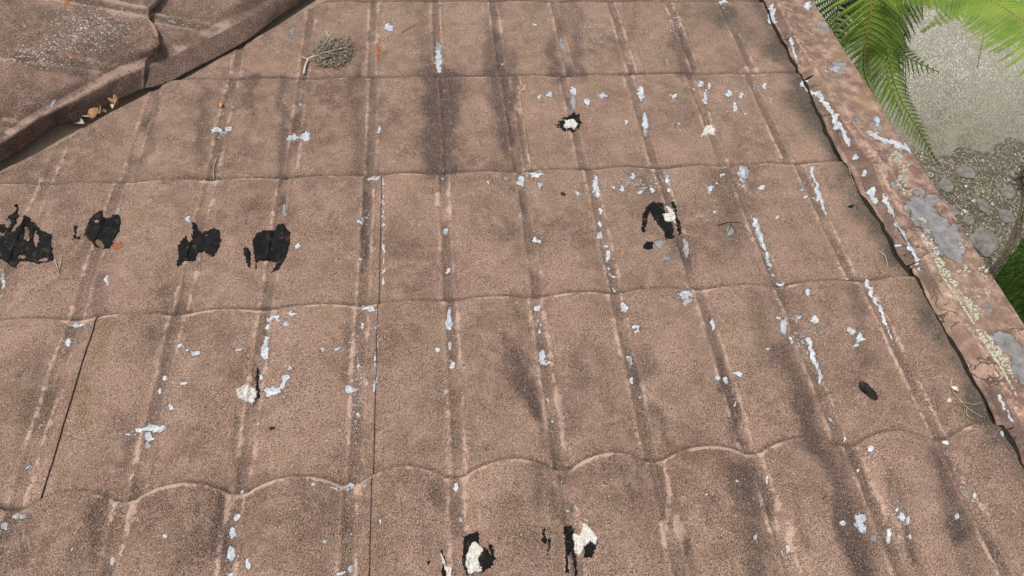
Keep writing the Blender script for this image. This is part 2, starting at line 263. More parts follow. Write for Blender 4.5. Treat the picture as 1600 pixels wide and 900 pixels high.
PLINE=[([(1257,130),(1266,143),(1284,150)],5,4),([(1280,152),(1292,165),(1305,185),(1318,206),(1327,224)],5,3),([(1380,305),(1395,335),(1406,356),(1416,375),(1424,392),(1434,411)],4,3.5),([(1357,207),(1380,218),(1400,225),(1420,232)],3.5,5),([(1560,618),(1572,640),(1581,656)],2.5,3.5),([(1354,441),(1362,460),(1372,478),(1382,500),(1390,520),(1399,544)],4.5,1),([(1268,262),(1274,285),(1282,305),(1290,335)],2.5,2),([(1262,526),(1270,555),(1284,594)],2.5,2.5),([(1174,335),(1184,360),(1196,390),(1204,418)],2.5,2),([(599,280),(599,340),(598,474)],1.3,.9),([(1236,62),(1241,80),(1244,98)],3,3.5),([(1204,8),(1209,32)],4,5),([(590,482),(588,560),(586,620)],1.2,1.2)]
def parse(s): return [tuple(float(v) for v in q.split()) for l in s.strip().split('\n') for q in l.split(';') if q.strip()]
PEEL,GREY,DARK,MOSS,RUST,OCHRE,WORN,SPECK=map(parse,(PEEL,GREY,DARK,MOSS,RUST,OCHRE,WORN,SPECK))
def ell(px,py,lst,mode):
    out=np.zeros(px.shape)
    x0,x1,y0,y1=px.min(),px.max(),py.min(),py.max()
    for e in lst:
        x,y,rx,ry=e[:4]; rx=max(rx,1.6); ry=max(ry,1.6); k=2.2 if mode=='edge' else 2.4
        if x+k*rx<x0 or x-k*rx>x1 or y+k*ry<y0 or y-k*ry>y1: continue
        m=(abs(px-x)<k*rx)&(abs(py-y)<k*ry)
        if not m.any(): continue
        d=np.sqrt(((px[m]-x)/rx)**2+((py[m]-y)/ry)**2)
        if mode=='edge': v=np.clip(1-.5*d,0,1)
        else: v=np.exp(-d*d)*e[4]
        out[m]=np.maximum(out[m],v) if mode=='edge' else np.clip(out[m]+v,0,1.4)
    return out
def side_(r): return (r>0).astype(float)
def paint(P,extra_peel=None,ribd=None,ribid=None,noise_seed=0,wornrib=1.0):
    """marks and growth attributes for roof-frame points P (n,3)"""
    px,py=proj(P); u=P[:,0]*100; v=P[:,1]*100
    wx=px+(vn(u*1.1,v*1.1,3)-.5)*5+(vn(u*3.3,v*3.3,4)-.5)*3; wy=py+(vn(u*1.1,v*1.1,5)-.5)*7+(vn(u*3.3,v*3.3,6)-.5)*3
    peel=ell(wx,wy,PEEL,'edge'); grey=ell(wx,wy,GREY,'edge')
    for pts,w0,w1 in PLINE:
        xs=[p[0] for p in pts]; ys=[p[1] for p in pts]
        m=(px>min(xs)-14)&(px<max(xs)+14)&(py>min(ys)-14)&(py<max(ys)+14)
        if not m.any(): continue
        n=len(pts)-1; best=np.full(m.sum(),9.0)
        for i in range(n):
            (x0,y0),(x1,y1)=pts[i],pts[i+1]; dx,dy=x1-x0,y1-y0
            t=np.clip(((wx[m]-x0)*dx+(wy[m]-y0)*dy)/(dx*dx+dy*dy),0,1); wd=(w0+(w1-w0)*(i+t)/n)*(.35+1.15*vn(wy[m]*.11,wx[m]*.11,33))
            best=np.minimum(best,np.hypot(wx[m]-x0-t*dx,wy[m]-y0-t*dy)/wd)
        peel[m]=np.maximum(peel[m],np.clip(1-.5*best,0,1))
    dark=np.zeros(len(P)); bx=px+(vn(u*.25,v*.25,8)-.5)*16+(vn(u*1.2,v*1.2,18)-.5)*6; by=py+(vn(u*.3,v*.3,9)-.5)*16
    for (x0,y0,x1,y1,wd,s) in DARK:
        m=(px>min(x0,x1)-3*wd-10)&(px<max(x0,x1)+3*wd+10)&(py>min(y0,y1)-3*wd-10)&(py<max(y0,y1)+3*wd+10)
        if not m.any(): continue
        dx,dy=x1-x0,y1-y0; L=dx*dx+dy*dy+1e-6
        t=np.clip(((bx[m]-x0)*dx+(by[m]-y0)*dy)/L,0,1); d=np.hypot(bx[m]-x0-t*dx,by[m]-y0-t*dy)
        dark[m]=np.clip(dark[m]+1.0*s*np.exp(-(d/wd)**2.6),0,1)
    moss_shade=ell(bx,by,MOSS,'g'); rust=ell(wx,wy,RUST,'g'); och=ell(bx,by,OCHRE,'g'); worn=ell(bx,by,WORN,'g'); sp=ell(bx,by,SPECK,'g')
    if ribd is not None:
        rb=ribd+(fbm(ribid*3.3+0*v,v*.25,20,2)-.5)*.006+(vn(u*1.5,v*1.5,19)-.5)*.004; a=np.exp(-((np.abs(rb)-.0135)/(.0036+.0046*vn(ribid*2.2+side_(ribd)*5,v*.4,27)))**2); side=ribd>0
        st=fbm(ribid*7.3+side*3.1,v*.22,21,2); st2=vn(ribid*3.7+side*11,v*1.2,23)
        worn=np.clip(worn+a*ss(.25,.6,st)*(.40+.5*st2)*wornrib,0,1.2)
        ch=np.exp(-(ribd/.011)**4)
        dark=np.clip(dark+ch*.62*ss(.2,.6,fbm(ribid*5.1,v*.15,25,2)),0,1)
        peel=np.maximum(peel,ch*(.30+.34*ss(.45,.8,fbm(ribid*4.1,v*.35,26,2)))*ss(.35,.7,fbm(u*2.2,v*1.0,24,3)));sp=np.clip(sp+ch*.6*ss(.35,.8,fbm(ribid*5.1,v*.2,28,2)),0,1.2)
        och=np.clip(och+ch*.6*ss(.5,.9,fbm(ribid*2.1,v*.1,29,2)),0,1.2)
    if extra_peel is not None: peel=np.maximum(peel,extra_peel)
    one=np.stack([peel,grey,dark,worn],1); two=np.stack([moss_shade,rust,och,sp],1)
    return {'marks':one,'growth':two}

# ------------------------------------------------------------------ roof shape
RIB={-1:{},0:{0:-.003,1:1.016,2:1.992,3:3.05,4:4.052,5:5.096,6:6.05},1:{-1:-.985,0:.05,1:1.08,2:2.022,3:2.93,4:3.95,5:4.93,6:5.9},
 2:{-4:-3.94,-3:-3.05,-2:-1.965,-1:-1.04,0:.03,1:1.002,2:2.04,3:2.979,4:3.961,5:4.996,6:5.981},3:{-3:-3.019,-2:-1.969,-1:-1.027,0:.024,1:1.016,2:2.006,3:2.944,4:3.971,5:4.98,6:6.08},
 4:{-2:-2.04,-1:-1.04,0:-.01,1:.98,2:2.03,3:2.963,4:4.0,5:5.03,6:6.045}}
IDX=np.arange(-14,12)
def ribs(r): 
    d=RIB.get(r,{}); return np.array([d.get(int(i),i+.02*math.sin(i*3+r)) for i in IDX])*PW
HUMP={-2:.004,-1:.004,0:.004,1:.0045,2:.0065,3:.0105,4:.0165,5:.0165,6:.0165,7:.0165}
SCAL={-2:0,-1:0,0:0,1:.001,2:.002,3:.003,4:.019,5:.019,6:.019,7:.019}
STEP=.010
def humpf(X,r):
    R_=ribs(r); k=np.clip(np.searchsorted(R_,X)-1,0,len(R_)-2); xl=R_[k]; xr=R_[k+1]; c=.0165
    t=np.clip((X-xl-c)/(xr-xl-2*c),0,1); h=np.sin(math.pi*t)**.75
    dl=X-xl; dr=X-xr; near=np.where(dl<-dr,dl,dr); rid=np.where(dl<-dr,k,k+1)+r*31
    return h,near,rid
def nose(X,r):
    h,_,_=humpf(X,r); z=STEP; y0=-r*CS
    wob=(vn(X*9,r*3.1+0*X,40)-.5)*.006+(vn(X*40,r*3.1+0*X,41)-.5)*.0016
    return CAM[1]+(y0-CAM[1])*(1-z/CAM[2])+SCAL.get(r,.02)*(h**.9)+wob
def zrow(X,Y,r):
    h,d,rid=humpf(X,r); n=nose(X,r); q=np.clip((n-Y)/CS,0,1.2)
    z=STEP*(1-q)+HUMP[r]*h*(.9+.1*np.cos(q*3))
    z+=.0029*np.exp(-((np.abs(d)-.0135)/.0043)**2)-.0012*np.exp(-(d/.009)**4)
    e=np.clip(1-(n-Y)/.012,0,1); z-=.0035*e*e                         # rolled front edge
    z+=(vn(X*22,Y*22,50+r)-.5)*.0022+(vn(X*60,Y*60,55+r)-.5)*.0009
    z-=.0018*np.exp(-((n-Y-.03)/.014)**2)*(.4+vn(X*12,r+0*X,60))
    return z
def surf(X,Y):
    X=np.asarray(X,float);Y=np.asarray(Y,float); out=np.zeros(np.broadcast(X,Y).shape); r0=np.floor(-Y/CS).astype(int)
    for r in range(-2,8):
        for rr in (r,r+1):
            if rr not in HUMP: continue
            m=(r0==r); n=nose(X,rr); sel=m&(Y<=n) if rr==r+1 else m
            if sel.any(): out=np.where(sel,zrow(X,Y,rr),out)
    return out
def cutx(Y): return -.164+(Y+.012)*.955+ (vn(Y*14,0*Y,70)-.5)*.008      # where the tiles are cut along the valley

roof=empty('house_roof',(0,0,Z0),(-PITCH,0,0))
tag(roof,'brown stone-chip coated metal tile roof with peeling paint and tar repairs, filling the view','roof')
XR=1.245
JOINTS={-2:[-.1],-1:[.4],0:[.764],1:[.397],2:[.0365],3:[-.502,.035],4:[.034],5:[-.45,.62],6:[.1]}
PANELS=[]
def panel(r,xl,xr,first,last,fine=True):
    yh=-(r+1)*CS-.03; y1=-r*CS
    s=.003 if fine else .008
    ny=int((CS+.04)/s); T=np.linspace(0,1,ny)
    ycut=yh+(y1-yh)*T
    left=np.full(ny,xl)
    if first: left=cutx(ycut)
    if left.min()>=xr: return None
    left=np.minimum(left,xr-.002)
    slant=(-.030 if (r==3 and abs(xr+.502)<.01) else 0)
    nx=max(8,int((xr-left.min())/s)); S=np.linspace(0,1,nx)
    X=left[:,None]*(1-S)+xr*S+0*T[:,None]
    n=nose(X,r); Y=yh+(n-yh)*T[:,None]
    Z=zrow(X,Y,r)
    if not last: Z+=.0016*ss(-.03,0,X-xr)                               # right edge laps over the next panel
    if not first: Z-=.002*(1-ss(0,.02,X-left[:,None]))
    h,d,rid=humpf(X,r)
    P=np.stack([X,Y,Z],-1)
    # skirts: nose, left, right
    def ext(P): 
        a=P[-1:].copy(); a[...,2]-=.010; a[...,1]-=.001; P=np.concatenate([P,a],0)
        l=P[:,:1].copy(); l[...,2]-=.009 if first else .001; rr=P[:,-1:].copy(); rr[...,2]-=.0028; rr[...,0]-=.0005
        return np.concatenate([l,P,rr],1)
    nyy,nxx=P.shape[0],P.shape[1]
    P=ext(P); pad=lambda a:np.pad(a,((0,1),(1,1)),mode='edge')
    d=pad(d); rid=pad(rid); V=P.reshape(-1,3)
    at=paint(V,ribd=d.ravel(),ribid=rid.ravel().astype(float))
    # front edge is rubbed pale; dark seam where two panels lap
    n2=nose(V[:,0],r)-V[:,1]; w=(1.05 if r>2 else .8)*np.exp(-((n2-.004)/.0042)**2)*ss(.25,.75,fbm(V[:,0]*13,V[:,1]*0+r,80,3))*(.6+.8*vn(V[:,0]*60,V[:,1]*90,82))
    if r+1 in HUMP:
        gpd=V[:,1]-nose(V[:,0],r+1); at['marks'][:,2]=np.clip(at['marks'][:,2]+np.where(gpd>-.004,1,0)*1.0*np.exp(-(np.maximum(gpd,0)/(.013*(V[:,1]-CAM[1])/CAM[2]+.004))**4)*(.55+.6*vn(V[:,0]*12,V[:,1]*0+r,83)),0,1.15)  # gap shade just past the next course's front edge, painted dark
    at['marks'][:,3]=np.clip(at['marks'][:,3]+w,0,1.3)
    if first: at['marks'][:,3]=np.clip(at['marks'][:,3]+.8*np.exp(-((V[:,0]-cutx(V[:,1]))/.006)**2),0,1.3)
    if not last:
        e=np.exp(-((V[:,0]-xr)/.0025)**2); at['marks'][:,3]=np.clip(at['marks'][:,3]+e*.6*vn(V[:,1]*30,V[:,0]*0,81),0,1.3)
    if not first:
        e=np.exp(-((V[:,0]-xl-.003)/.0022)**2)*(.3+vn(V[:,1]*20,V[:,0]*0,84)); at['marks'][:,2]=np.clip(at['marks'][:,2]+e*.6,0,1); 
        at['growth'][:,2]=np.clip(at['growth'][:,2]+.35*np.exp(-((V[:,0]-xl-.02)/.02)**2),0,1.3)
    at['growth'][:,0]=np.clip(at['growth'][:,0]+.75*np.exp(-((V[:,0]-1.205)/.032)**2),0,1.3)  # moss, plus crevice shade painted dark along the upstand
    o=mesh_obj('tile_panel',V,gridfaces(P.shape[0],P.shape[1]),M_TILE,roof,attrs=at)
    PANELS.append((r,xl if not first else -9,xr,o)); return o
for r in range(-2,7):
    js=JOINTS[r]; ed=[-1.5]+js+[XR]
    for k in range(len(ed)-1):
        first=k==0
        xl=ed[k]+(-.004 if not first else 0)
        panel(r,xl,ed[k+1],first,k==len(ed)-2,fine=(-1<r<5))
def panel_at(X,Y):
    r=int(math.floor(-Y/CS))
    if Y<=float(nose(np.array([X]),r+1)[0]): r+=1
    for (a,l,x,o) in PANELS:
        if a==r and l<=X<=x: return o
    return roof

# ------------------------------------------------------------------ adjoining slope beyond the valley
A0=to_world(on_roof(236,98,.050)); ds=np.array([math.cos(PITCH),0,-math.sin(PITCH)]); ey=np.array([0,1.0,0]); nn=np.array([math.sin(PITCH),0,math.cos(PITCH)])
def adj_hit(px,py):
    o=to_world(CAM); d=RW@ray(px,py); t=((A0-o)@nn)/(d@nn); p=o+d*t-A0; return p@ds,p@ey
top=[(-60,262),(0,225),(64,182),(81,176),(135,145),(186,117),(228,101),(238,94),(290,68),(351,39),(405,10),(425,-2),(470,-28)]
bot=[(-60,292),(0,256),(51,223),(91,196),(118,191),(169,165),(226,140),(240,138),(270,127),(325,98),(385,66),(432,30),(473,3),(500,-14)]
ts=np.array([adj_hit(*p) for p in top]); 
bl=np.array([to_world(on_roof(x,y,.010))-A0 for x,y in bot]); bs=np.stack([bl@ds,bl@ey,bl@nn],1)
ts=ts[np.argsort(ts[:,0])]; bs=bs[np.argsort(bs[:,0])]
sN=adj_hit(230,70)[0]
rib_t=[adj_hit(110,102)[1],adj_hit(110,14)[1],adj_hit(40,180)[1]]
def adj_panel(s0,s1,zlift,label=None):
    ns=int((s1-s0)/.003); S=np.linspace(s0,s1,ns); tt=np.interp(S,ts[:,0],ts[:,1]); 
    # extrapolate at 45 degrees beyond the measured points
    tt=np.where(S<ts[0,0],ts[0,1]+(S-ts[0,0])*.94,tt); tt=np.where(S>ts[-1,0],ts[-1,1]+(S-ts[-1,0])*.94,tt)
    bt=np.interp(S,bs[:,0],bs[:,1]); bt=np.where(S<bs[0,0],bs[0,1]+(S-bs[0,0])*.94,bt); bt=np.where(S>bs[-1,0],bs[-1,1]+(S-bs[-1,0])*.94,bt)
    bn=np.interp(S,bs[:,0],bs[:,2]); bn=np.where(S<bs[0,0],bs[0,2],bn)
    nf=14; W=np.concatenate([np.linspace(0,.9,300)[::-1]**1.0])
    T=tt[:,None]+W[None,:]
    # across-slope ribs, one pitch apart
    ph=(T-rib_t[0])/(PW*1.02); fr=ph-np.floor(ph); nd=(fr-np.round(fr))*PW; k=np.floor(ph+.5)
    c=.1; hh=np.sin(math.pi*np.clip((fr-c)/(1-2*c),0,1))**.75
    q=(s1-S)[:,None]/CS
    scal=.030*hh*np.exp(-(q*6))                                    # scalloped front edge
    Z=zlift+.011*(1-np.clip(q,0,1))+.015*hh+.0018*np.exp(-((np.abs(nd)-.0135)/.0035)**2)
    e=np.clip(1-q*CS/.012,0,1); Z=Z-.005*e*e
    edge=ss(.0,.05,W)[None,:]; Z=Z*edge+zlift*(1-edge)+.006*(1-edge)
    Z=Z+(fbm(S[:,None]*16,T*16,90,2)-.5)*.005
    Sx=S[:,None]+scal*edge+(vn(T*40,S[:,None]*0,91)-.5)*.004*np.exp(-q*30)
    P=A0+Sx[...,None]*ds+T[...,None]*ey+Z[...,None]*nn
    # folded-down side into the valley
    F_=[]
    for i,f in enumerate(np.linspace(0,1,nf)[1:]):
        g=f; tb=tt*(1-g)+bt*g; nb=(zlift+.006+(fbm(S*16,tt*16,90,2)-.5)*.005)*(1-g**1.5)+bn*g**1.5
        F_.append(A0+S[:,None]*ds+tb[:,None]*ey+(nb+(vn(S*30,0*S+g*3,92)-.5)*.004*g)[:,None]*nn)
    F_=np.stack(F_,1); P=np.concatenate([P,F_],1)
    l=P[:,-1:].copy(); l[...,1]+=.012; P=np.concatenate([P,l],1)
    e=P[-1:].copy()-nn*.012; P=np.concatenate([P,e],0)
    V=to_local(P.reshape(-1,3))
    pad=lambda a:np.pad(np.concatenate([a,np.full((a.shape[0],nf),.09)],1),((0,1),(0,0)),mode='edge')
    at=paint(V,ribd=pad(nd).ravel(),ribid=pad(k).ravel()+200)
    wn=np.zeros(P.shape[:2]); wn[:,299-6:299+3]=.75; wn[-4:,:]=.7; wn[:,:290]+=.28; wn=wn.ravel()*ss(.2,.6,vn(V[:,0]*20,V[:,1]*20,95))
    at['marks'][:,3]=np.clip(at['marks'][:,3]+wn,0,1.2)
    at['growth'][:,3]=np.clip(at['growth'][:,3]+.25,0,1.3)
    dk=np.zeros(P.shape[:2]); dk[:,302:]=.55; at['marks'][:,2]=np.clip(at['marks'][:,2]+dk.ravel(),0,1)  # shade of the folded side painted into its colour
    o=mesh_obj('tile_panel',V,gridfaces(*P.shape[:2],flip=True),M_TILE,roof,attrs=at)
    tag(o,label); return o
adj_panel(sN-CS-.01,sN,.0,'folded tile panel of the adjoining slope with chalky white flecks at the upper left')
adj_panel(sN-2*CS-.01,sN-CS,.001); adj_panel(sN-.02,sN+CS,-.009,'tile panel of the adjoining slope, past its wavy front edge'); adj_panel(sN+CS-.02,sN+2*CS,-.016); adj_panel(sN+2*CS-.02,sN+3*CS,-.022)

# valley gutter
def strip(name,pts_l,pts_r,mat,parent,zf,n=12,mid=0,th=.004):
    pass
vy=np.linspace(-2.75,1.1,120); rows=[]
for off,dz in ((-.16,.0),(-.08,-.005),(-.03,-.006),(.02,-.006),(.06,-.009),(.12,-.012)):
    rows.append(np.stack([cutx(vy)*0+(-.164+(vy+.012)*.955)+off,vy,np.full(120,dz)+(vn(vy*8,vy*0+off*9,99)-.5)*.003],1))
G=np.stack(rows,1); g=mesh_obj('valley_gutter',G.reshape(-1,3),gridfaces(120,6,flip=True),M_GUT,roof); tag(g,'smooth brown valley gutter running between the two slopes')

# ------------------------------------------------------------------ barge flashing at the right edge
IN=[(1190,0),(1203,28),(1215,55),(1230,80),(1245,105),(1258,135),(1273,168),(1290,205),(1305,235),(1320,262),(1345,310),(1360,330),(1375,350),(1388,375),(1400,400),(1420,423),(1428,437),(1445,470),(1500,560),(1540,632),(1555,665),(1572,695),(1600,745)]
RI=[(1212,3),(1242,64),(1276,118),(1317,186),(1364,250),(1384,300),(1410,350),(1440,400),(1459,438),(1499,499),(1546,576),(1587,655),(1625,720)]
inn=np.array([on_roof(x,y,.008)[:2] for x,y in IN]); rid_=np.array([on_roof(x,y,.034)[:2] for x,y in RI])
inn=inn[np.argsort(inn[:,1])]; rid_=rid_[np.argsort(rid_[:,1])]
outx=on_roof(1469,304,.022)[0]
SEAM=on_roof(1390,222,.03)[1]
def edge_in(Y): return np.interp(Y,inn[:,1],inn[:,0])+(vn(Y*35,Y*0,110)-.5)*.006
def edge_ri(Y): return np.interp(Y,rid_[:,1],rid_[:,0])
def barge_cap(y0,y1,zl,label):
    n=int((y1-y0)/.003); Y=np.linspace(y0,y1,n); xi=edge_ri(Y)-.004
    # cross-section: rolled ridge, flat top, turned-down outer edge
    prof=[(0,.020),(.03,.030),(.06,.035),(.10,.036),(.15,.033),(.2,.0300)]+[(f,.030-.008*(f-.2)/.8+.002*math.sin(f*9)) for f in np.linspace(.22,.965,44)]+[(.985,.021),(1.0,.016),(1.002,.0),(1.002,-.06),(1.0,-.12)]
    f=np.array([p[0] for p in prof]); z=np.array([p[1] for p in prof])
    yy=Y[:,None]+0*f
    ox=outx+(vn(Y*6,Y*0,115)-.5)*.004
    X=xi[:,None]*(1-f)+ox[:,None]*f; Z=z[None,:]+zl+(fbm(X*20,yy*14,120,2)-.5)*.005*ss(.0,.1,1-np.abs(f-.5)*2)[None,:]
    # diagonal end of the upper piece
    sk=(f-.5)*.05; yy=yy+np.where((Y>SEAM-.02)&(Y<SEAM+.02),1,0)[:,None]*0
    P=np.stack([X,yy,Z],-1); V=P.reshape(-1,3); at=paint(V)
    w=np.zeros(P.shape[:2]); w[:,2:6]=.5; w[:,-7:-3]=.5; at['marks'][:,3]=np.clip(at['marks'][:,3]+w.ravel()*ss(.2,.6,vn(V[:,1]*25,V[:,0]*9,121)),0,1.2)
    at['growth'][:,3]=np.clip(at['growth'][:,3]+.35,0,1.3)
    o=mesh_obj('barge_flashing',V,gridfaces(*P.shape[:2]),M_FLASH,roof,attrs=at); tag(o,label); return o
cap1=barge_cap(SEAM-.01,1.05,.0,'far length of flat brown barge flashing beside the fern')
cap2=barge_cap(-2.7,SEAM,.0025,'near length of barge flashing with large bare grey patches and lichen')
# inner upstand, one piece per course of tiles
segs=[(-.36,.02),(.02,.4),(.4,.8),(-.43,-.355),(-.757,-.425),(-1.07,-.752),(-1.475,-1.085),(-1.86,-1.478),(-2.3,-1.85)]
segs=[(-2.7,-1.86),(-1.86,-1.478),(-1.475,-1.085),(-1.08,-.757),(-.757,-.425),(-.415,.0),(0,.4),(.4,1.0)]
for (y0,y1) in segs:
    n=int((y1-y0)/.0025); Y=np.linspace(y0,y1,n); m=26; f=np.linspace(0,1,m)[None,:]
    tt=((Y-y0)/(y1-y0))[:,None]
    xi=edge_in(Y)[:,None]; xr_=(edge_ri(Y)+.010)[:,None]
    lift=.004*tt
    X=xi*(1-f)+xr_*f; Z=.012+lift+.021*np.sin(np.clip(f,0,1)*math.pi/2)**1.1
    dmg=(vn(Y*28,Y*0,130)-.5)[:,None]; Z=Z+dmg*.006*(1-f)+(fbm(X*30,Y[:,None]*22,131,3)-.5)*.010*np.sin(math.pi*f)
    # the third piece is crushed and open at its lower end
    if y0==-1.08:
        cr=np.exp(-((Y-(-1.0))/.06)**2)[:,None]; Z=Z-cr*.018*np.sin(math.pi*f)**.7
    P=np.stack([X,Y[:,None]+0*f,Z],-1)
    l=P[:,:1].copy(); l[...,2]-=.016; l[...,0]+=.014; P=np.concatenate([l,P],1)
    V=P.reshape(-1,3); at=paint(V)
    w=np.zeros(P.shape[:2]); w[:,0:3]=.35; w[:,-7:-1]=.4; at['marks'][:,3]=np.clip(at['marks'][:,3]+w.ravel()*ss(.2,.6,vn(V[:,1]*25,V[:,0]*9,122)),0,1.2)
    dk=np.zeros(P.shape[:2]); dk[:,0:2]=1.2; dk[:,2]=.6; dk[:,6:20]=.6; at['marks'][:,2]=np.clip(at['marks'][:,2]+dk.ravel()*ss(.3,.6,vn(V[:,1]*9,V[:,0]*9,123))+dk.ravel()*.3,0,1)  # overhang shade painted along the inner edge; middle of the upstand painted darker
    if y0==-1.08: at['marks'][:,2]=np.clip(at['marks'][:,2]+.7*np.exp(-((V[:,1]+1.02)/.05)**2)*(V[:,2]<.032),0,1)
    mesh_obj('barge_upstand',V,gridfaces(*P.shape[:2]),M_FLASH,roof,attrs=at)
# dirt-like dark strip added for the shade in the joint between tiles and flashing
yy=np.linspace(-2.3,.9,1100); ex_=edge_in(yy)-.0005+(vn(yy*60,yy*0,140)-.5)*.004; zz=surf(ex_,yy); rr_=.0012+.0038*ss(.25,.8,fbm(yy*22,yy*0,141,3))
ring=[(-1.0,-.4),(-.7,.5),(0,.8),(.8,.9),(1.6,.6),(2.2,-.4)]
Pd=np.stack([np.stack([ex_+a*rr_,yy,zz+b*rr_+.0008],1) for a,b in ring],1)
M_JOINT_SHADE=simple('crevice_shade',(.006,.005,.004),(.035,.03,.022),300,.95,.9,.003,.1)
mesh_obj('joint_shade',Pd.reshape(-1,3),gridfaces(1100,6),M_JOINT_SHADE,roof)
# fascia and wall under the roof (seen only from beside the house)
def box(name,c,s,mat,parent=None,bev=.004):
    bm=bmesh.new(); bmesh.ops.create_cube(bm,size=1); 
    for v in bm.verts: v.co=Vector((v.co.x*s[0]+c[0],v.co.y*s[1]+c[1],v.co.z*s[2]+c[2]))
    bmesh.ops.bevel(bm,geom=bm.edges[:],offset=bev,segments=1,affect='EDGES'); me=D.meshes.new(name); bm.to_mesh(me); bm.free(); me.materials.append(mat)
    return link(D.objects.new(name,me),parent)
box('fascia_board',(outx-.02,-.8,-.12),(.025,3.9,.15),M_FASC,roof)
house=empty('house_wall',(-.6,-.8,0)); tag(house,'rendered house wall standing under the tiled roof','wall')
w_=box('wall',(0,0,1.02),(3.1,2.6,2.04),M_WALL,house,.01)
for v in w_.data.vertices:
    if v.co.z>1: v.co.z=2.04+(-(v.co.y-.8))*math.tan(PITCH)-.0

# ------------------------------------------------------------------ tar and sealant repairs draped on the tiles
def inside_dist(px,py,poly):
    P=np.array(poly,float); n=len(P); d=np.full(px.shape,1e9); ins=np.zeros(px.shape,bool)
    for i in range(n):
        a=P[i]; b=P[(i+1)%n]; e=b-a; L=e@e+1e-9
        t=np.clip(((px-a[0])*e[0]+(py-a[1])*e[1])/L,0,1)
        d=np.minimum(d,np.hypot(px-a[0]-t*e[0],py-a[1]-t*e[1]))
        c=((a[1]>py)!=(b[1]>py))&(px<(b[0]-a[0])*(py-a[1])/((b[1]-a[1])+1e-12)+a[0]); ins^=c
    return np.where(ins,d,-d)
def patch(name,polys,mat,label,lift=.0006,thick=.0012,rag=1.6,lump=.0012,holes=(),seed=0,s=.0011,gapamt=0):
    allp=[p for q in polys for p in q]; L=np.array([on_roof(x,y,.012)[:2] for x,y in allp]); x0,y0=L.min(0)-.012; x1,y1=L.max(0)+.012
    nx=int((x1-x0)/s)+2; ny=int((y1-y0)/s)+2
    X,Y=np.meshgrid(x0+np.arange(nx)*s,y0+np.arange(ny)*s); Z=surf(X,Y)
    P=np.stack([X,Y,Z],-1); px,py=proj(P)
    nz=(fbm(X*160,Y*160,200+seed,3)-.5)*2
    d=np.full(px.shape,-1e9)
    for q in polys: d=np.maximum(d,inside_dist(px,py,q))
    for (hx,hy,rx,ry) in holes: d=np.minimum(d,(np.hypot((px-hx)/rx,(py-hy)/ry)-1)*min(rx,ry))
    f=d+nz*rag*1.9+(vn(X*520,Y*520,280+seed)-.5)*2.4
    if gapamt: f=np.minimum(f,(gapamt-(fbm(X*95,Y*60,240+seed,3)))*30)
    if name=='tar_patch' and not gapamt: f=np.minimum(f,((.95 if seed==6 else .85)-fbm(X*150,Y*75,260+seed,3)-.14*np.clip(1-d/3,0,1))*40)
    keep=f>0
    T=lift+thick*np.clip(f/3,0,1)**.6+lump*np.clip(f/2,0,1)*(fbm(X*260,Y*260,220+seed,2)**2)*2
    V=P.copy(); V[...,2]+=T
    cell=keep[:-1,:-1]&keep[1:,:-1]&keep[:-1,1:]&keep[1:,1:]
    if not cell.any(): return None
    i=(np.arange(ny-1)[:,None]*nx+np.arange(nx-1)[None,:])[cell]
    Ft=np.stack([i,i+1,i+nx+1,i+nx],1)
    # skirt
    E={}
    for q in Ft:
        for a,b in ((q[0],q[1]),(q[1],q[2]),(q[2],q[3]),(q[3],q[0])): E[(int(a),int(b))]=1
    bd=[(a,b) for (a,b) in E if (b,a) not in E]
    Vt=V.reshape(-1,3); used=np.unique(Ft); mp=-np.ones(len(Vt),int); mp[used]=np.arange(len(used)); vt=Vt[used]; Ft=mp[Ft]
    bv=sorted({a for e in bd for a in e}); low=Vt[bv].copy(); low[:,2]=P.reshape(-1,3)[bv][:,2]-.0004; bi={b:len(vt)+k for k,b in enumerate(bv)}
    Fs=np.array([[mp[b],mp[a],bi[a],bi[b]] for a,b in bd],int)
    cen=vt.mean(0); par=panel_at(cen[0],cen[1])
    o=mesh_obj(name,np.concatenate([vt,low]),np.concatenate([Ft,Fs]),mat,par); tag(o,label); return o
TP='tar_patch'
patch(TP,[[(39,336),(45,339),(53,348),(65,358),(81,368),(82,387),(85,406),(62,412),(45,409),(30,409),(26,419),(19,418),(5,407),(-8,400),(-12,380),(5,367),(12,359),(23,361),(31,350)]],M_TAR,'large ragged black tar smear at the left edge',holes=((42,367,3.5,9),(57,375,3,9),(36,402,5,2),(69,407,6,2)),seed=1)
patch(TP,[[(24,318),(30,326),(28,345),(20,360),(8,372),(-8,376),(-8,352),(8,350),(14,338)]],M_TAR,'scuffed black tar streak above the large smear',seed=2,gapamt=.53,rag=2.2)
patch(TP,[[(153,330),(160,328),(163,339),(171,339),(177,335),(187,337),(190,345),(187,361),(179,375),(171,390),(162,389),(160,378),(153,373),(149,376),(156,388),(148,388),(143,378),(132,368),(134,358),(140,342)]],M_TAR,'black tar patch beside the orange rust spot',holes=((151,346,3,2),(167,337,4,2.5)),seed=3,rag=1.2)
patch(TP,[[(114,354),(126,352),(128,366),(125,374),(112,376),(117,366)]],M_TAR,'small scuffed black tar dab left of a bigger patch',seed=4,gapamt=.56)
patch(TP,[[(299,347),(306,348),(312,360),(316,364),(333,356),(344,360),(346,377),(339,397),(329,402),(321,394),(309,397),(304,409),(290,407),(279,419),(273,416),(279,404),(277,384),(290,369),(302,368)]],M_TAR,'butterfly-shaped black tar patch with a pale scratch',holes=((296,372,4,5),),seed=5,rag=1.1)
patch(TP,[[(432,352),(443,349),(454,364),(454,377),(446,404),(436,421),(424,427),(432,411),(415,407),(402,409),(400,429),(398,407),(394,377),(400,365),(412,360),(431,360)]],M_TAR,'solid black tar patch, rightmost of four in the row',seed=6,rag=.9)
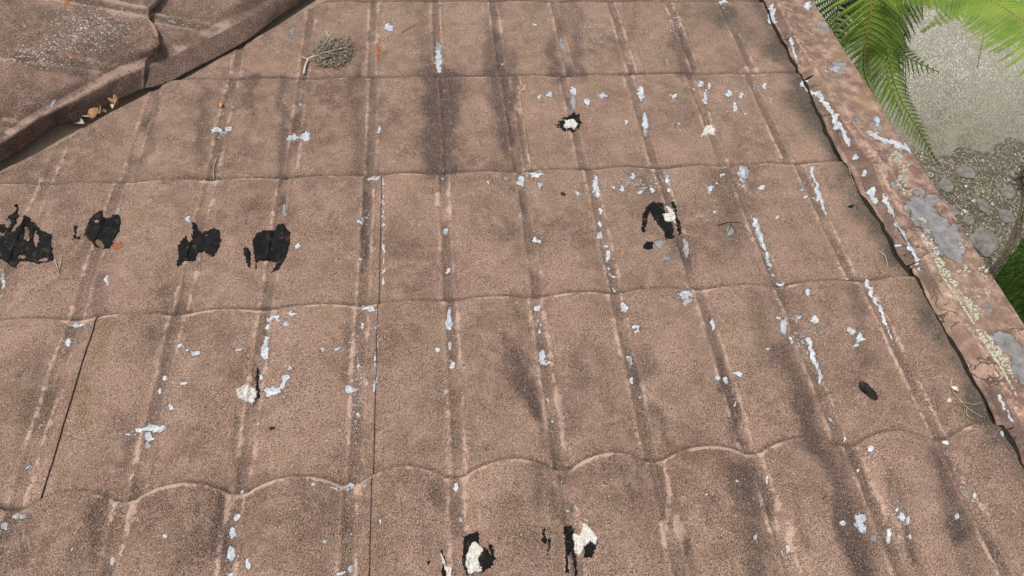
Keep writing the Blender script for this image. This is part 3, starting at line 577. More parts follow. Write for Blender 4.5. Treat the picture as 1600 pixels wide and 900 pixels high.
patch(TP,[[(378,386),(388,387),(393,397),(391,423),(385,411)]],M_TAR,'thin black tar sliver left of the solid patch',seed=7,rag=.6)
patch(TP,[[(1022,315),(1036,318),(1040,333),(1045,346),(1052,350),(1053,373),(1040,376),(1035,361),(1023,345),(1015,331),(1011,345),(1009,364),(1002,364),(1002,352),(1003,335),(1012,320)]],M_TAR,'arched black tar smear above a round dab',seed=8,rag=1.3)
patch(TP,[[(1003,384),(1012,376),(1021,379),(1020,388),(1012,391),(1004,388)]],M_TAR,'round black tar dab at the foot of the arch',seed=9,rag=.6)
patch(TP,[[(1047,313),(1056,320),(1058,338),(1063,346),(1066,366),(1060,368),(1056,347),(1053,331)]],M_TAR,'black tar strip down the right of the arch',seed=10,rag=1.5)
patch(TP,[[(868,196),(881,184),(898,177),(905,179),(908,199),(898,206),(878,205)]],M_TAR,'black tar ringing a small white sealant dab',seed=11,rag=2.2)
patch(TP,[[(401,574),(405,574),(405,600),(407,620),(396,632),(392,629),(399,606)]],M_TAR,'narrow black tar streak above white sealant',seed=12,rag=.9)
patch(TP,[[(724,838),(739,832),(750,826),(748,846),(763,862),(772,873),(768,888),(753,893),(729,900),(722,880)]],M_TAR,'black tar around thick white sealant near the bottom edge',seed=13,rag=1.8)
patch(TP,[[(760,845),(770,853),(775,873),(768,876),(766,862)]],M_TAR,'curved black tar arc right of the white sealant',seed=14,rag=1)
patch(TP,[[(880,822),(893,821),(899,832),(899,864),(903,898),(898,898),(893,868),(888,868),(888,896),(884,895),(883,860)]],M_TAR,'black tar with two drips beside white sealant',seed=15,rag=1.3)
patch(TP,[[(915,839),(925,830),(934,846),(925,873),(911,872)]],M_TAR,'black tar dab right of the white sealant smear',seed=16,rag=1.3)
patch(TP,[[(858,810),(862,812),(860,845),(856,882),(852,882),(857,850)],[(848,826),(853,826),(853,850),(847,850)]],M_TAR,'faint scuffed black tar streak',seed=17,gapamt=.55,rag=2.5)
patch(TP,[[(666,878),(673,874),(673,880),(668,884)]],M_TAR,'tiny black tar spot near the bottom edge',seed=18,rag=.5)
patch(TP,[[(689,852),(695,870),(698,895),(702,905),(690,905),(688,880)]],M_TAR,'thin black tar trace beside white sealant crumbs',seed=19,gapamt=.5)
SP='sealant_dab'
patch(SP,[[(882,189),(897,187),(903,196),(898,204),(889,201),(881,202)]],M_WHITE,'white sealant dab in the middle of a black ring',lift=.0016,thick=.002,lump=.003,rag=1.2,seed=31)
patch(SP,[[(1104,196),(1112,194),(1116,203),(1117,212),(1106,211),(1095,214),(1099,203)]],M_WHITE,'white sealant dab with no tar, upper right',lift=.0006,thick=.002,lump=.003,rag=1.2,seed=32)
patch(SP,[[(1039,321),(1047,325),(1055,335),(1055,349),(1049,348),(1038,347),(1035,336),(1044,333)]],M_WHITE,'white sealant blob on the arched tar smear',lift=.0016,thick=.002,lump=.003,rag=1.6,seed=33)
patch(SP,[[(368,610),(376,606),(384,601),(395,604),(404,612),(404,622),(396,634),(382,628),(372,621)]],M_WHITE,'thick white sealant blob right of a pale blue scrape',lift=.0012,thick=.002,lump=.004,rag=1.5,seed=34)
patch(SP,[[(733,850),(746,846),(756,858),(748,872),(752,893),(733,899),(726,880),(729,865)]],M_WHITE,'tall white sealant blob inside tar, bottom centre',lift=.0016,thick=.002,lump=.004,rag=1.7,seed=35)
patch(SP,[[(686,864),(692,868),(699,884),(707,886),(709,905),(698,905),(694,885)]],M_WHITE,'white sealant crumbs at the bottom edge',lift=.0010,thick=.002,lump=.003,rag=1.5,seed=36)
patch(SP,[[(893,832),(905,836),(912,817),(922,824),(934,842),(932,854),(922,847),(913,858),(905,871),(896,864)]],M_WHITE,'forked white sealant smear between two tar dabs',lift=.0016,thick=.002,lump=.003,rag=1.3,seed=37)

# ------------------------------------------------------------------ generic tubes, leaves
def tube(pts,rads,n=6):
    pts=[Vector(p) for p in pts]; V=[];Fc=[]
    up=Vector((0,0,1))
    for i,p in enumerate(pts):
        t=(pts[min(i+1,len(pts)-1)]-pts[max(i-1,0)]).normalized(); a=t.cross(up); 
        if a.length<.01: a=t.cross(Vector((1,0,0)))
        a.normalize(); b=t.cross(a).normalized()
        for k in range(n):
            an=2*math.pi*k/n; V.append(p+(a*math.cos(an)+b*math.sin(an))*rads[i])
    for i in range(len(pts)-1):
        for k in range(n): Fc.append((i*n+k,i*n+(k+1)%n,(i+1)*n+(k+1)%n,(i+1)*n+k))
    Fc.append(tuple(range(n))[::-1]); Fc.append(tuple((len(pts)-1)*n+k for k in range(n)))
    return V,Fc
class MB:
    def __init__(s): s.V=[];s.F=[]
    def add(s,V,F): o=len(s.V); s.V+=[tuple(v) for v in V]; s.F+=[tuple(i+o for i in f) for f in F]
    def tube(s,p,r,n=6): s.add(*tube(p,r,n))
    def build(s,name,mat,parent=None,smooth=True): return mesh_obj(name,s.V,s.F,mat,parent,smooth)
def rs(px,py,h=0):      # world point lying on the tiles
    z=.01
    for _ in range(4):
        p=on_roof(px,py,z+h); z=float(surf(np.array([p[0]]),np.array([p[1]]))[0])
    return to_world(on_roof(px,py,z+h))
def curve(pts,n):
    P=[Vector(p) for p in pts]; out=[]
    for i in range(len(P)-1):
        a=P[max(i-1,0)];b=P[i];c=P[i+1];d=P[min(i+2,len(P)-1)]
        for k in range(n):
            t=k/n; out.append(.5*((2*b)+(-a+c)*t+(2*a-5*b+4*c-d)*t*t+(-a+3*b-3*c+d)*t**3))
    out.append(P[-1]); return out
def sub(o,loc):         # move a world-space mesh's origin to loc
    o.data.transform(Matrix.Translation(-Vector(loc))); o.location=loc; return o
# twig bundle
nc=rs(520,82,.0); tb=empty('twig_bundle',tuple(nc)); tag(tb,'clump of fine dry twigs lying on the roof near the top','twig bundle')
nw=np.array(RW@np.array([0,0,1])); ex=np.array([1,0,0]); ey2=np.array(RW@np.array([0,1,0]))
mb=MB()
for k in range(400):
    a=random.uniform(0,2*math.pi); rr=(random.random()**.75)*1.05; cx=math.cos(a)*rr*.055; cy=math.sin(a)*rr*.066; hz=.003+.036*(1-rr*.8)*random.random()
    an=random.gauss(.9,.75); L=random.uniform(.014,.042); d=np.array([math.cos(an)*L,math.sin(an)*L,random.uniform(-.4,.5)*L*.5])
    bend=np.array([random.uniform(-1,1),random.uniform(-1,1),random.uniform(0,1)])*L*.16
    pts=[]
    for t in (-.5,0,.5):
        l=np.array([cx,cy,hz])+d*t*1.0+bend*(1-4*t*t); l[2]=max(l[2],.001); pts.append(ex*l[0]+ey2*l[1]+nw*l[2])
    r0=random.uniform(.0008,.0014); mb.tube(pts,[r0,r0*.9,r0*.6],4)
mb.build('fine_twigs',M_TWIG,tb)
def rel(px,py,h): return tuple(np.array(rs(px,py,h))-np.array(nc))
mb=MB(); mb.tube(curve([rel(475,116,.004),rel(477,104,.006),rel(482,92,.008)],5),[.0032]*11,7)
mb.tube(curve([rel(481,93,.008),rel(497,86,.014),rel(520,79,.022),rel(534,76,.026)],5),[.0026-.0001*i for i in range(16)],6)
mb.tube(curve([rel(484,92,.008),rel(497,80,.014),rel(508,70,.02),rel(520,65,.02)],5),[.0022-.0001*i for i in range(16)],6)
mb.tube(curve([rel(472,89,.004),rel(482,93,.007)],4),[.0014]*5,5); mb.tube(curve([rel(508,48,.012),rel(517,60,.02),rel(530,74,.024)],4),[.0015]*9,5)
mb.build('main_stem',M_STICK,tb)
mb=MB(); mb.tube(curve([rel(555,56,.006),rel(570,50,.008),rel(585,43,.005)],5),[.0009]*11,4)
mb.build('stray_twig',M_TWIG,tb); mb=MB()
mb.tube(curve([rel(505,108,.003),rel(513,114,.003),rel(520,121,.003)],3),[.0012]*7,4)
mb.build('stray_twig',M_TWIG,tb)
# small loose things on the tiles
def twig(name,px,r,mat,label,cat='twig',branch=()):
    p0=rs(*px[0],.001); mb=MB(); pts=curve([rs(x,y,.0022) for x,y in px],5); mb.tube([Vector(p)-Vector(p0) for p in pts],[r*(1-.5*i/len(pts)) for i in range(len(pts))],5)
    for b in branch:
        pts=curve([rs(x,y,.0026) for x,y in b],4); mb.tube([Vector(p)-Vector(p0) for p in pts],[r*.7*(1-.5*i/len(pts)) for i in range(len(pts))],5)
    o=mb.build(name,mat); o.location=tuple(p0); tag(o,label,cat); return o
twig('twig',[(338,248),(334,262),(334,280)],.0016,M_TWIG,'olive twig lying below the orange leaf')
twig('twig',[(85,404),(92,424),(97,432),(115,435)],.0011,M_TWIG,'bent tan stalk right of the large tar smear',branch=[[(93,420),(97,396)]])
twig('twig',[(628,50),(640,42),(650,36)],.0013,M_TWIG,'short green-brown twig on the top course right of the twig bundle')
twig('twig',[(1372,392),(1383,400),(1388,420)],.0011,M_TWIG,'curved dry stalk beside the crushed barge flashing')
twig('twig',[(1291,330),(1294,345),(1296,365)],.0008,M_LEAFB,'thin orange-brown needle on a rib near the barge')
twig('twig',[(385,270),(398,271),(410,268)],.0009,M_LEAFB,'thin brown needle lying across the tile, upper left')
twig('twig',[(258,279),(270,282),(282,280)],.0009,M_LEAFB,'thin brown needle just above the wavy seam, upper left')
twig('twig',[(1122,352),(1140,347),(1160,348)],.0009,M_BARK,'small dark branched twig right of the arched tar',branch=[[(1143,348),(1138,362)],[(1141,350),(1150,362)]])
twig('twig',[(1326,262),(1334,286),(1344,292)],.0009,M_TWIG,'hair-thin grass stalk near the barge flashing')
twig('twig',[(1488,590),(1486,604),(1497,622),(1515,640),(1535,652)],.0013,M_TWIG,'long bent stalk in the corner by the barge flashing',branch=[[(1500,626),(1520,632),(1534,628)],[(1510,636),(1512,650),(1524,655)],[(1486,604),(1500,612)]])
def leaf_mesh(L,Wd,curl,fold,n=8,serr=0):
    V=[];Fc=[]
    for i in range(n+1):
        t=i/n; w=Wd*math.sin(math.pi*min(t*.93+.04,1))**.8*(1+serr*((i%2)-.5)); z=curl*math.sin(t*2.6)
        V+= [(-w,t*L,z+fold*w),(0,t*L,z),(w,t*L,z+fold*w)]
    for i in range(n):
        a=i*3; Fc+=[(a,a+1,a+4,a+3),(a+1,a+2,a+5,a+4)]
    return V,Fc
def leaf(px,py,L,Wd,rot,mat,label,h=.002,curl=.004,fold=.5,tilt=(0,0)):
    p=rs(px,py,h); V,Fc=leaf_mesh(L,Wd,curl,fold)
    o=mesh_obj('dead_leaf',V,Fc,mat); md=o.modifiers.new('thick','SOLIDIFY'); md.thickness=.0006
    o.location=tuple(p); o.rotation_euler=(-PITCH+tilt[0],tilt[1],rot); tag(o,label,'leaf'); return o
leaf(345,168,.019,.0042,.1,M_LEAFO,'small orange-brown leaf on a rib, upper left',curl=.002,fold=.2)
vlf=[(132,193,1.9,M_LEAFP,'pale curled leaf at the left end of the litter in the valley'),(141,188,.3,M_LEAFB,'brown leaf in the valley next to the left end of the litter'),(150,184,2.4,M_LEAFP,'pale leaf standing on edge in the middle of the valley litter'),(158,180,1.1,M_LEAFB,'dark brown leaf right of the middle of the valley litter'),(166,175,2.0,M_LEAFP,'cream leaf near the right end of the valley litter'),(176,170,.6,M_LEAFP,'large cream leaf at the right end of the valley litter'),(185,166,1.5,M_LEAFB,'brown leaf tip beyond the cream leaf in the valley')]
for i,(x,y,rt,mt,lb) in enumerate(vlf):
    p=to_world(on_roof(x,y,.004)); V,Fc=leaf_mesh(.036,.010,.007,.7); o=mesh_obj('dead_leaf',V,Fc,mt); md=o.modifiers.new('thick','SOLIDIFY'); md.thickness=.0008
    o.location=tuple(p); o.rotation_euler=(random.uniform(-.5,.3),random.uniform(-.6,.6),rt-.8); tag(o,lb,'leaf','dead leaves caught in the valley gutter')
for (x,y,L,rt,lb) in ((1498,612,.016,.8,'tiny yellow leaf on the bent stalk in the corner'),(1486,622,.012,2.2,'tiny pale leaf at the left of the corner debris')):
    leaf(x,y,L,.004,rt,M_LEAFP,lb,h=.003)
# bark chip (dark, cylindrical) and small crumbs
def lumpy(name,px,py,L,r,rot,mat,label,cat,sq=.7):
    bm=bmesh.new(); bmesh.ops.create_icosphere(bm,subdivisions=4,radius=1)
    for v in bm.verts:
        q=v.co.copy(); k=1+.8*(float(fbm(q.x*2.2+5,math.atan2(q.z,q.y)*2.4+9,300+int(px),3))-.5)
        ex_=abs(q.x)**.6*(1 if q.x>0 else -1)
        v.co=Vector((ex_*L/2,q.y*r*k,max(q.z*r*k*sq,-r*.45)))
    me=D.meshes.new(name); bm.to_mesh(me); bm.free(); me.materials.append(mat)
    me.polygons.foreach_set('use_smooth',np.ones(len(me.polygons),dtype=bool))
    o=link(D.objects.new(name,me)); o.location=tuple(rs(px,py,r*.4)); o.rotation_euler=(-PITCH,0,rot); tag(o,label,cat); return o
lumpy('bark_chip',1357,611,.046,.0095,-.98,M_BARK,'dark cylindrical bark piece lying on the right side of the roof','bark')
lumpy('bark_crumb',425,669,.010,.0025,0,M_BARK,'tiny black crumb near the thick white sealant blob','bark')
lumpy('bark_crumb',880,303,.013,.0035,-.6,M_BARK,'dark crumb of bark on the tile above centre','bark')
lumpy('bark_crumb',1330,322,.016,.004,.2,M_BARK,'grey-black crumb lodged near the barge flashing','bark')

# lichen along the near barge flashing
mb=MB(); LI="1400 245 10 8 14;1412 262 9 8 12;1408 285 10 10 20;1418 300 9 7 12;1437 348 9 7 22;1445 365 8 9 26;1450 378 7 7 18;1458 395 8 8 16;1465 412 10 9 34;1475 430 12 9 44;1483 445 11 9 44;1495 462 9 8 30;1505 475 13 11 60;1518 488 13 12 66;1520 500 9 6 20;1530 522 9 8 26;1540 535 13 11 60;1550 550 14 12 70;1560 565 13 12 60;1570 580 11 10 44;1578 596 9 9 34;1584 610 7 9 20;1502 380 8 9 6;1535 425 9 9 7;1548 462 9 9 7;1505 420 12 12 6"
for q in LI.split(';'):
    x,y,rx,ry,n=map(float,q.split())
    for k in range(int(n*1.5)):
        a=random.uniform(0,6.28); d=math.sqrt(random.random()); X=x+math.cos(a)*d*rx; Y=y+math.sin(a)*d*ry
        p=on_roof(X,Y,.030); fz=np.clip((p[0]-edge_ri(np.array([p[1]]))[0])/(outx-edge_ri(np.array([p[1]]))[0]),0,1); zz=.0325-.008*max(0,(fz-.2)/.8)
        p=on_roof(X,Y,zz); rr=random.uniform(.0016,.0040)
        # a small crinkled rosette
        m_=7; Vv=[(p[0],p[1],p[2]+rr*.35)]; 
        for j in range(m_):
            an=6.283*j/m_+random.uniform(-.2,.2); r2=rr*random.uniform(.7,1.2); Vv.append((p[0]+math.cos(an)*r2*.6,p[1]+math.sin(an)*r2*.6,p[2]+rr*random.uniform(.5,.85)))
        for j in range(m_):
            an=6.283*j/m_; r2=rr*random.uniform(.8,1.3); Vv.append((p[0]+math.cos(an)*r2,p[1]+math.sin(an)*r2,p[2]-.003))
        Fc=[(0,1+j,1+(j+1)%m_) for j in range(m_)]+[(1+j,1+m_+j,1+m_+(j+1)%m_,1+(j+1)%m_) for j in range(m_)]
        mb.add(to_world(np.array(Vv)),Fc)
M_LICH=simple('lichen',(.29,.30,.225),(.54,.555,.44),400,.9,.5)
li=mb.build('lichen',M_LICH,None,False); tag(li,'crusty pale yellow-green lichen growing along the barge flashing','lichen',kind='stuff')

# ------------------------------------------------------------------ ground: soil sheet, concrete path, gravel, lawn
def flat(name,poly,z,mat,label,cat=None,kind='structure'):
    o=mesh_obj(name,[(x,y,z) for x,y in poly],[tuple(range(len(poly)))],mat,None,False); tag(o,label,cat,kind=kind); return o
def aggregate(name,cols,vs,big=1.2,edge=None):
    m,t,b=newmat(name); N=NB(t); co=N.n('ShaderNodeTexCoord').outputs['Object']
    v=N.n('ShaderNodeTexVoronoi'); N.L(co,v.inputs['Vector']); v.inputs['Scale'].default_value=vs
    sc=N.n('ShaderNodeSeparateColor'); N.L(v.outputs['Color'],sc.inputs[0])
    c=N.mix(sc.outputs[0],cols[0],cols[1]); c=N.mix(N.mr(sc.outputs[1],.72,.78,0,1),c,cols[2])
    c=N.mix(N.mr(v.outputs['Distance'],.3,.75,0,.75),c,cols[3])
    bign=N.noise(co,big,4,.65); c=N.mix(N.mr(bign,.42,.62,0,.55),c,cols[4])
    c=N.mix(N.mr(N.noise(co,9,5,.75),.48,.66,0,.6),c,cols[3])
    if edge:
        sx=N.n('ShaderNodeSeparateXYZ'); N.L(co,sx.inputs[0]); ev=N.math('ADD',sx.outputs[1],N.math('MULTIPLY',N.math('SUBTRACT',bign,.5),.9))
        c=N.mix(N.mr(ev,edge+.75,edge-.02,0,.95),c,N.mix(N.mr(N.noise(co,30,4,.7),.35,.65),(.055,.05,.03),(.19,.17,.115)))
    c=N.mix(N.mr(N.noise(co,4.5,6,.75),.46,.62,0,.65),c,cols[4])
    N.L(c,b.inputs['Base Color']); b.inputs['Roughness'].default_value=.75
    N.L(N.bump(v.outputs['Distance'],.9,-.008,N.bump(N.noise(co,40,5,.7),.6,.01)),b.inputs['Normal']); return m
def _x(): pass
M_CONC=aggregate('exposed_aggregate',[(.24,.225,.175),(.50,.475,.39),(.64,.61,.52),(.13,.12,.09),(.25,.24,.185)],95,1.2,at_z(1480,240,.02)[1])
M_GRAV=aggregate('gravel_soil',[(.07,.06,.038),(.19,.165,.115),(.38,.35,.27),(.028,.024,.016),(.085,.075,.05)],70,2.5)
M_SOIL=simple('soil',(.06,.05,.035),(.12,.10,.07),15,.95,.8,.02)
flat('ground',[(-60,-60),(60,-60),(60,60),(-60,60)],0,M_SOIL,'dark soil around the house')
g=lambda x,y,z=.0: tuple(at_z(x,y,z)[:2])
gr=[g(1330,-40),g(1380,260),g(1470,250),g(1540,262),g(1640,262),g(1680,300),g(1600,400),g(1560,430),g(1640,620),g(1560,640),g(1440,470),g(1300,250)]
flat('gravel_bed',[g(1100,-60,.004),g(1700,-60,.004),g(1800,300,.004),g(1640,330,.004),g(1585,385,.004),g(1563,440,.004),g(1640,640,.004),g(1500,900,.004),g(900,500,.004)],.004,M_GRAV,'pebbly brown gravel strip beside the house')
# concrete path with a worn uneven edge
E_=[(1345,235),(1400,245),(1440,236),(1475,246),(1505,228),(1540,236),(1580,215),(1620,224),(1700,210)]
pe=[g(x+random.uniform(-4,4),y+random.uniform(-4,4),.02) for x,y in E_]
dense=[]
for a,b in zip(pe[:-1],pe[1:]):
    for k in range(10): t=k/10; dense.append((a[0]*(1-t)+b[0]*t+random.uniform(-.012,.012),a[1]*(1-t)+b[1]*t+random.uniform(-.012,.012)))
far=[(9,pe[-1][1]),(9,9),(1.3,9)]
pv=[(x,y,.008) for x,y in dense+[pe[-1]]+far]; n_=len(pv); pv+=[(x,y-(.01 if i<len(dense) else 0),.002) for i,(x,y,z) in enumerate(pv)]
o=mesh_obj('concrete_path',pv,[tuple(range(n_))]+[(i,i+n_,(i+1)%n_+n_,(i+1)%n_) for i in range(n_)],M_CONC,None,False); tag(o,'pale exposed-aggregate concrete path right of the roof',kind='structure')
# stones
M_STONE=simple('grey_stone',(.09,.085,.075),(.20,.192,.168),25,.85,.6,.006)
def stone(px,py,rx,ry,rot,label,flatk=.25,sd=0):
    c=at_z(px,py,.006); bm=bmesh.new(); bmesh.ops.create_icosphere(bm,subdivisions=3,radius=1)
    for v in bm.verts:
        q=v.co; k=1+.5*(float(fbm(q.x*1.3+sd,q.y*1.3+q.z,400+sd,2))-.5)
        k*=1/max(abs(q.x*math.cos(sd)+q.y*math.sin(sd)),abs(q.y*math.cos(sd)-q.x*math.sin(sd)),.62)**.6
        v.co=Vector((q.x*k*rx*.85,q.y*k*ry*.85,max(min(q.z*k,.35),-.4)*min(rx,ry)*flatk))
    me=D.meshes.new('stone'); bm.to_mesh(me); bm.free(); me.materials.append(M_STONE); me.polygons.foreach_set('use_smooth',np.ones(len(me.polygons),dtype=bool))
    o=link(D.objects.new('stone',me)); o.location=tuple(c); o.rotation_euler=(0,0,rot); tag(o,label,'stone','stones set in the gravel beside the house')
px2m=abs(at_z(1510,270,0)[0]-at_z(1500,270,0)[0])/10
for i,(x,y,a,b,rt,lb) in enumerate([(1508,270,15,8,-.1,'pale oval stone at the edge of the concrete path'),(1475,226,7,4,-.3,'small grey stone in the gravel close to the fern tip'),(1537,379,24,17,-.5,'broad flat grey stone slab, largest in the gravel'),(1575,300,12,9,-.6,'pinkish stone in the gravel left of the bushy corner'),(1478,290,13,9,-.4,'blue-grey stone beside the roof edge in the gravel'),(1535,322,12,8,-.9,'pale stone in the middle of the gravel'),(1572,338,14,9,-.7,'flat pale stone beside the dark edging'),(1590,274,11,7,.2,'light stone at the right end of the gravel'),(1549,237,7,4,0,'small light stone just outside the concrete path'),(1488,330,9,7,0,'half-sunk grey stone touching the roof edge'),(1514,345,8,5,.3,'little stone above the broad slab'),(1462,252,6,5,.3,'small round stone below the fern tip')]):
    stone(x,y,a*px2m*1.0,b*px2m*1.25,rt,lb,sd=i*3)
# loose pebbles too many to count
def pebbles():
    V0=[(1,0,0),(0,1,0),(-1,0,0),(0,-1,0),(0,0,.8),(.7,.7,.3),(-.7,.7,.3),(-.7,-.7,.3),(.7,-.7,.3)]
    F0=[(4,5,6),(4,6,7),(4,7,8),(4,8,5),(5,0,1),(5,1,6),(6,1,2),(6,2,7),(7,2,3),(7,3,8),(8,3,0),(8,0,5),(4,4,4)][:12]
    mb=MB()
    for k in range(5200):
        x=random.uniform(1385,1625); y=random.uniform(215,520)
        if y<235 and random.random()<.7: continue
        c=at_z(x,y,.006); r=random.uniform(.003,.010)*(1 if random.random()<.93 else 1.7); an=random.random()*6; ca,sa=math.cos(an),math.sin(an); e=random.uniform(.6,1)
        mb.add([(c[0]+(v[0]*ca-v[1]*sa*e)*r,c[1]+(v[0]*sa+v[1]*ca*e)*r,c[2]-.001+v[2]*r*.6) for v in V0],F0)
    m,t,b=newmat('pebble_mix'); N=NB(t); gi=N.n('ShaderNodeNewGeometry').outputs['Random Per Island']
    c=N.mix(N.mr(gi,0,.6),(.05,.042,.027),(.20,.17,.115)); c=N.mix(N.mr(gi,.93,.94),c,(.42,.39,.32)); N.L(c,b.inputs['Base Color']); b.inputs['Roughness'].default_value=.8
    o=mb.build('pebbles',m,None,False); tag(o,'small loose brown and cream pebbles over the gravel bed','pebbles',kind='stuff')
pebbles()
# dark curved garden edging
ed=[(1625,250),(1607,305),(1598,345),(1585,380),(1566,410),(1553,428),(1540,450)]
eo=at_z(1585,380,0); mb=MB(); pts=curve([Vector(at_z(x,y,.03))-Vector(eo) for x,y in ed],8); mb.tube(pts,[.009+.002*math.sin(i) for i in range(len(pts))],8)
pts2=[p+Vector((-.02,-.0,-.022)) for p in pts]; mb.tube(pts2,[.010]*len(pts),8)
e_=mb.build('garden_edging',simple('edging_wood',(.03,.022,.014),(.11,.085,.055),60,.9)); e_.location=tuple(eo); tag(e_,'dark curved garden edging between the gravel and the lawn','edging')
# lawn
mb=MB()
M_GRASS=simple('grass_blade',(.05,.105,.018),(.15,.235,.055),14,.6,.1,trans=(.08,.2,.02))
M_TURF=simple('turf',(.02,.045,.012),(.04,.08,.02),50,.95,.8,.02)
lp=[g(1554,436,.012),g(1575,405,.012),g(1600,372,.012),g(1640,330,.012),(4.6,g(1600,330)[1]),(4.6,-3.2),(1.2,-3.2),g(1560,600,.012)]
flat('lawn',lp,.012,M_TURF,'turf base of the green lawn')
def inpoly(x,y,P):
    c=False
    for i in range(len(P)):
        a=P[i];b=P[(i+1)%len(P)]
        if (a[1]>y)!=(b[1]>y) and x<(b[0]-a[0])*(y-a[1])/(b[1]-a[1])+a[0]: c=not c
    return c
cnt=0
while cnt<26000:
    px_=random.uniform(1548,1680); py_=random.uniform(330,620) ; c=at_z(px_,py_,.012)
    if not inpoly(c[0],c[1],lp): cnt+=1; continue
    cnt+=1; h=random.uniform(.02,.05); an=random.random()*6.28; ca,sa=math.cos(an),math.sin(an); l=random.uniform(.2,.9)*h; w_g=random.uniform(.0018,.0035)
    mb.add([(c[0]-sa*w_g,c[1]+ca*w_g,.012),(c[0]+sa*w_g,c[1]-ca*w_g,.012),(c[0]+ca*l*.5+sa*w_g*.7,c[1]+sa*l*.5-ca*w_g*.7,.012+h*.7),(c[0]+ca*l,c[1]+sa*l,.012+h)],[(0,1,2,3)])
gb=mb.build('grass',M_GRASS,None,False); tag(gb,'bright green short lawn grass beyond the roof corner','grass',kind='stuff')

# ------------------------------------------------------------------ tree fern beside the roof
def frond(rach,plen,npair,mat,parent,down=.35,wid=.16,flip=1,lab=None,tipk=.12,start=0,side=None,fwd=.35,pinn=20,sides=(1,-1)):
    """rach: world points from base to tip"""
    C_=curve(rach,14); n=len(C_); fr=MB(); st=MB()
    st.tube(C_,[.0055*(1-.85*i/n)+.0008 for i in range(n)],6)
    for i in range(npair):
        t=start+(1-start)*(i+.5)/npair; q=t*(n-1); k=int(min(q,n-2)); p=C_[k].lerp(C_[k+1],q-k); tg=(C_[min(k+2,n-1)]-C_[max(k-1,0)]).normalized()
        up=Vector((0,0,1)); sd=tg.cross(up); sd.normalize()
        env=math.sin(math.pi*min(1,(t*.82+.22)))**.7*(1-t)**.12; L=max(plen*env,plen*tipk*(1-t)+.01)
        if t>.8: L=min(L,plen*((1-t)/.2)**.75*.8+.01)
        for s in sides:
            d=(sd*s+tg*fwd*(1+.3*t)-up*down*.5).normalized(); Lk=L*random.uniform(.93,1.05); dr=random.uniform(.8,1.2)*down
            jit=Vector((random.uniform(-1,1),random.uniform(-1,1),random.uniform(-1,1)))*.04; d=(d+jit).normalized()
            m=pinn; pts=[]
            for j in range(m+1):
                u=j/m; pts.append(p+d*Lk*u+tg*Lk*.10*u*u-up*Lk*dr*.55*u*u)
            fr.tube([pts[0],pts[m//2],pts[m]],[.0011,.0008,.0003],3)
            nn_=d.cross(tg*s).normalized(); core=[]
            for j in range(m+1):
                u=j/m; wl=wid*plen*.40*(.55+.45*env)*min(1,1.5*(1-u)**.75+.02)*(.75+.25*min(1,u*6)); dd=(pts[min(j+1,m)]-pts[max(j-1,0)]).normalized(); pp=dd.cross(nn_).normalized()*wl*.30
                core+=[pts[j]-pp,pts[j]+nn_*wl*.12,pts[j]+pp]
            fr.add(core,[(3*j+q,3*j+q+1,3*j+q+4,3*j+q+3) for j in range(m) for q in (0,1)])
            for j in range(1,m+1):
                u=j/m; wl=wid*plen*.40*(.55+.45*env)*min(1,1.5*(1-u)**.75+.04)*(.75+.25*min(1,u*6))
                a=pts[j-1]; dd=(pts[j]-pts[j-1]); seg=dd.length; dd.normalize(); perp=dd.cross(nn_).normalized()
                for s2 in (1,-1):
                    tip=a+dd*(seg*.5+wl*.35)+perp*s2*wl-nn_*s2*0-up*wl*.15
                    w=dd*seg*.40
                    b0=a+dd*seg*.12; b1=b0+w*1.75
                    mid=b0.lerp(tip,.55); fr.add([b0,b1,mid+w*1.2+nn_*wl*.06,tip,mid-w*.15+nn_*wl*.06],[(0,1,2,3,4)])
    o=fr.build('frond',mat,parent,False); s_=st.build('stalk',M_RACH,o); 
    if lab: tag(o,lab)
    return o
base=Vector(at_z(1400,-260,0)); base.z=0
fern=empty('tree_fern',tuple(base)); tag(fern,'bright green tree fern growing close beside the barge edge of the roof','fern')
def fp(x,y,z): return Vector(at_z(x,y,z))-base
tr=MB(); crown=fp(1400,-200,2.05); tr.tube([Vector((0,0,0)),Vector((.02,.0,.8)),crown*.9+Vector((0,0,-.1)),crown],[.085,.075,.07,.05],14)
tr.build('trunk',M_BARK,fern)
frond([crown,fp(1378,-90,2.10),fp(1363,-20,2.06),fp(1358,35,1.98),fp(1350,80,1.90),fp(1352,120,1.80),fp(1372,160,1.70),fp(1400,205,1.60)],.20,33,M_GREEN,fern,down=.22,wid=.20,lab='front frond hanging close along the roof edge',start=.15,pinn=24,fwd=.30)
frond([crown,fp(1400,-60,1.8),fp(1388,20,1.66),fp(1388,90,1.54),fp(1405,150,1.44),fp(1436,205,1.36),fp(1466,256,1.30)],.18,40,M_GREEN,fern,down=.25,wid=.20,lab='lower frond with its tip pointing down at the gravel',start=.2,pinn=22,fwd=.5)
frond([crown,fp(1410,-70,1.6),fp(1398,0,1.5),fp(1382,60,1.4),fp(1385,120,1.3),fp(1410,180,1.15)],.22,28,M_GREEN2,fern,down=.3,wid=.22,lab='shaded frond under the front one',start=.15,pinn=20)  # this and the next frond: dark backing for the shade between fronds
frond([crown,fp(1345,-80,1.75),fp(1318,-20,1.65),fp(1305,40,1.5),fp(1310,100,1.35),fp(1340,160,1.2)],.24,30,M_GREEN2,fern,down=.3,wid=.22,lab='shaded frond tucked behind the roof edge',start=.12,pinn=20)
frond([crown,fp(1420,-90,1.75),fp(1432,-40,1.66),fp(1440,0,1.56),fp(1442,30,1.46)],.20,20,M_GREEN,fern,down=.3,wid=.16,lab='short frond right of the front one',start=.15,pinn=22,fwd=.4)
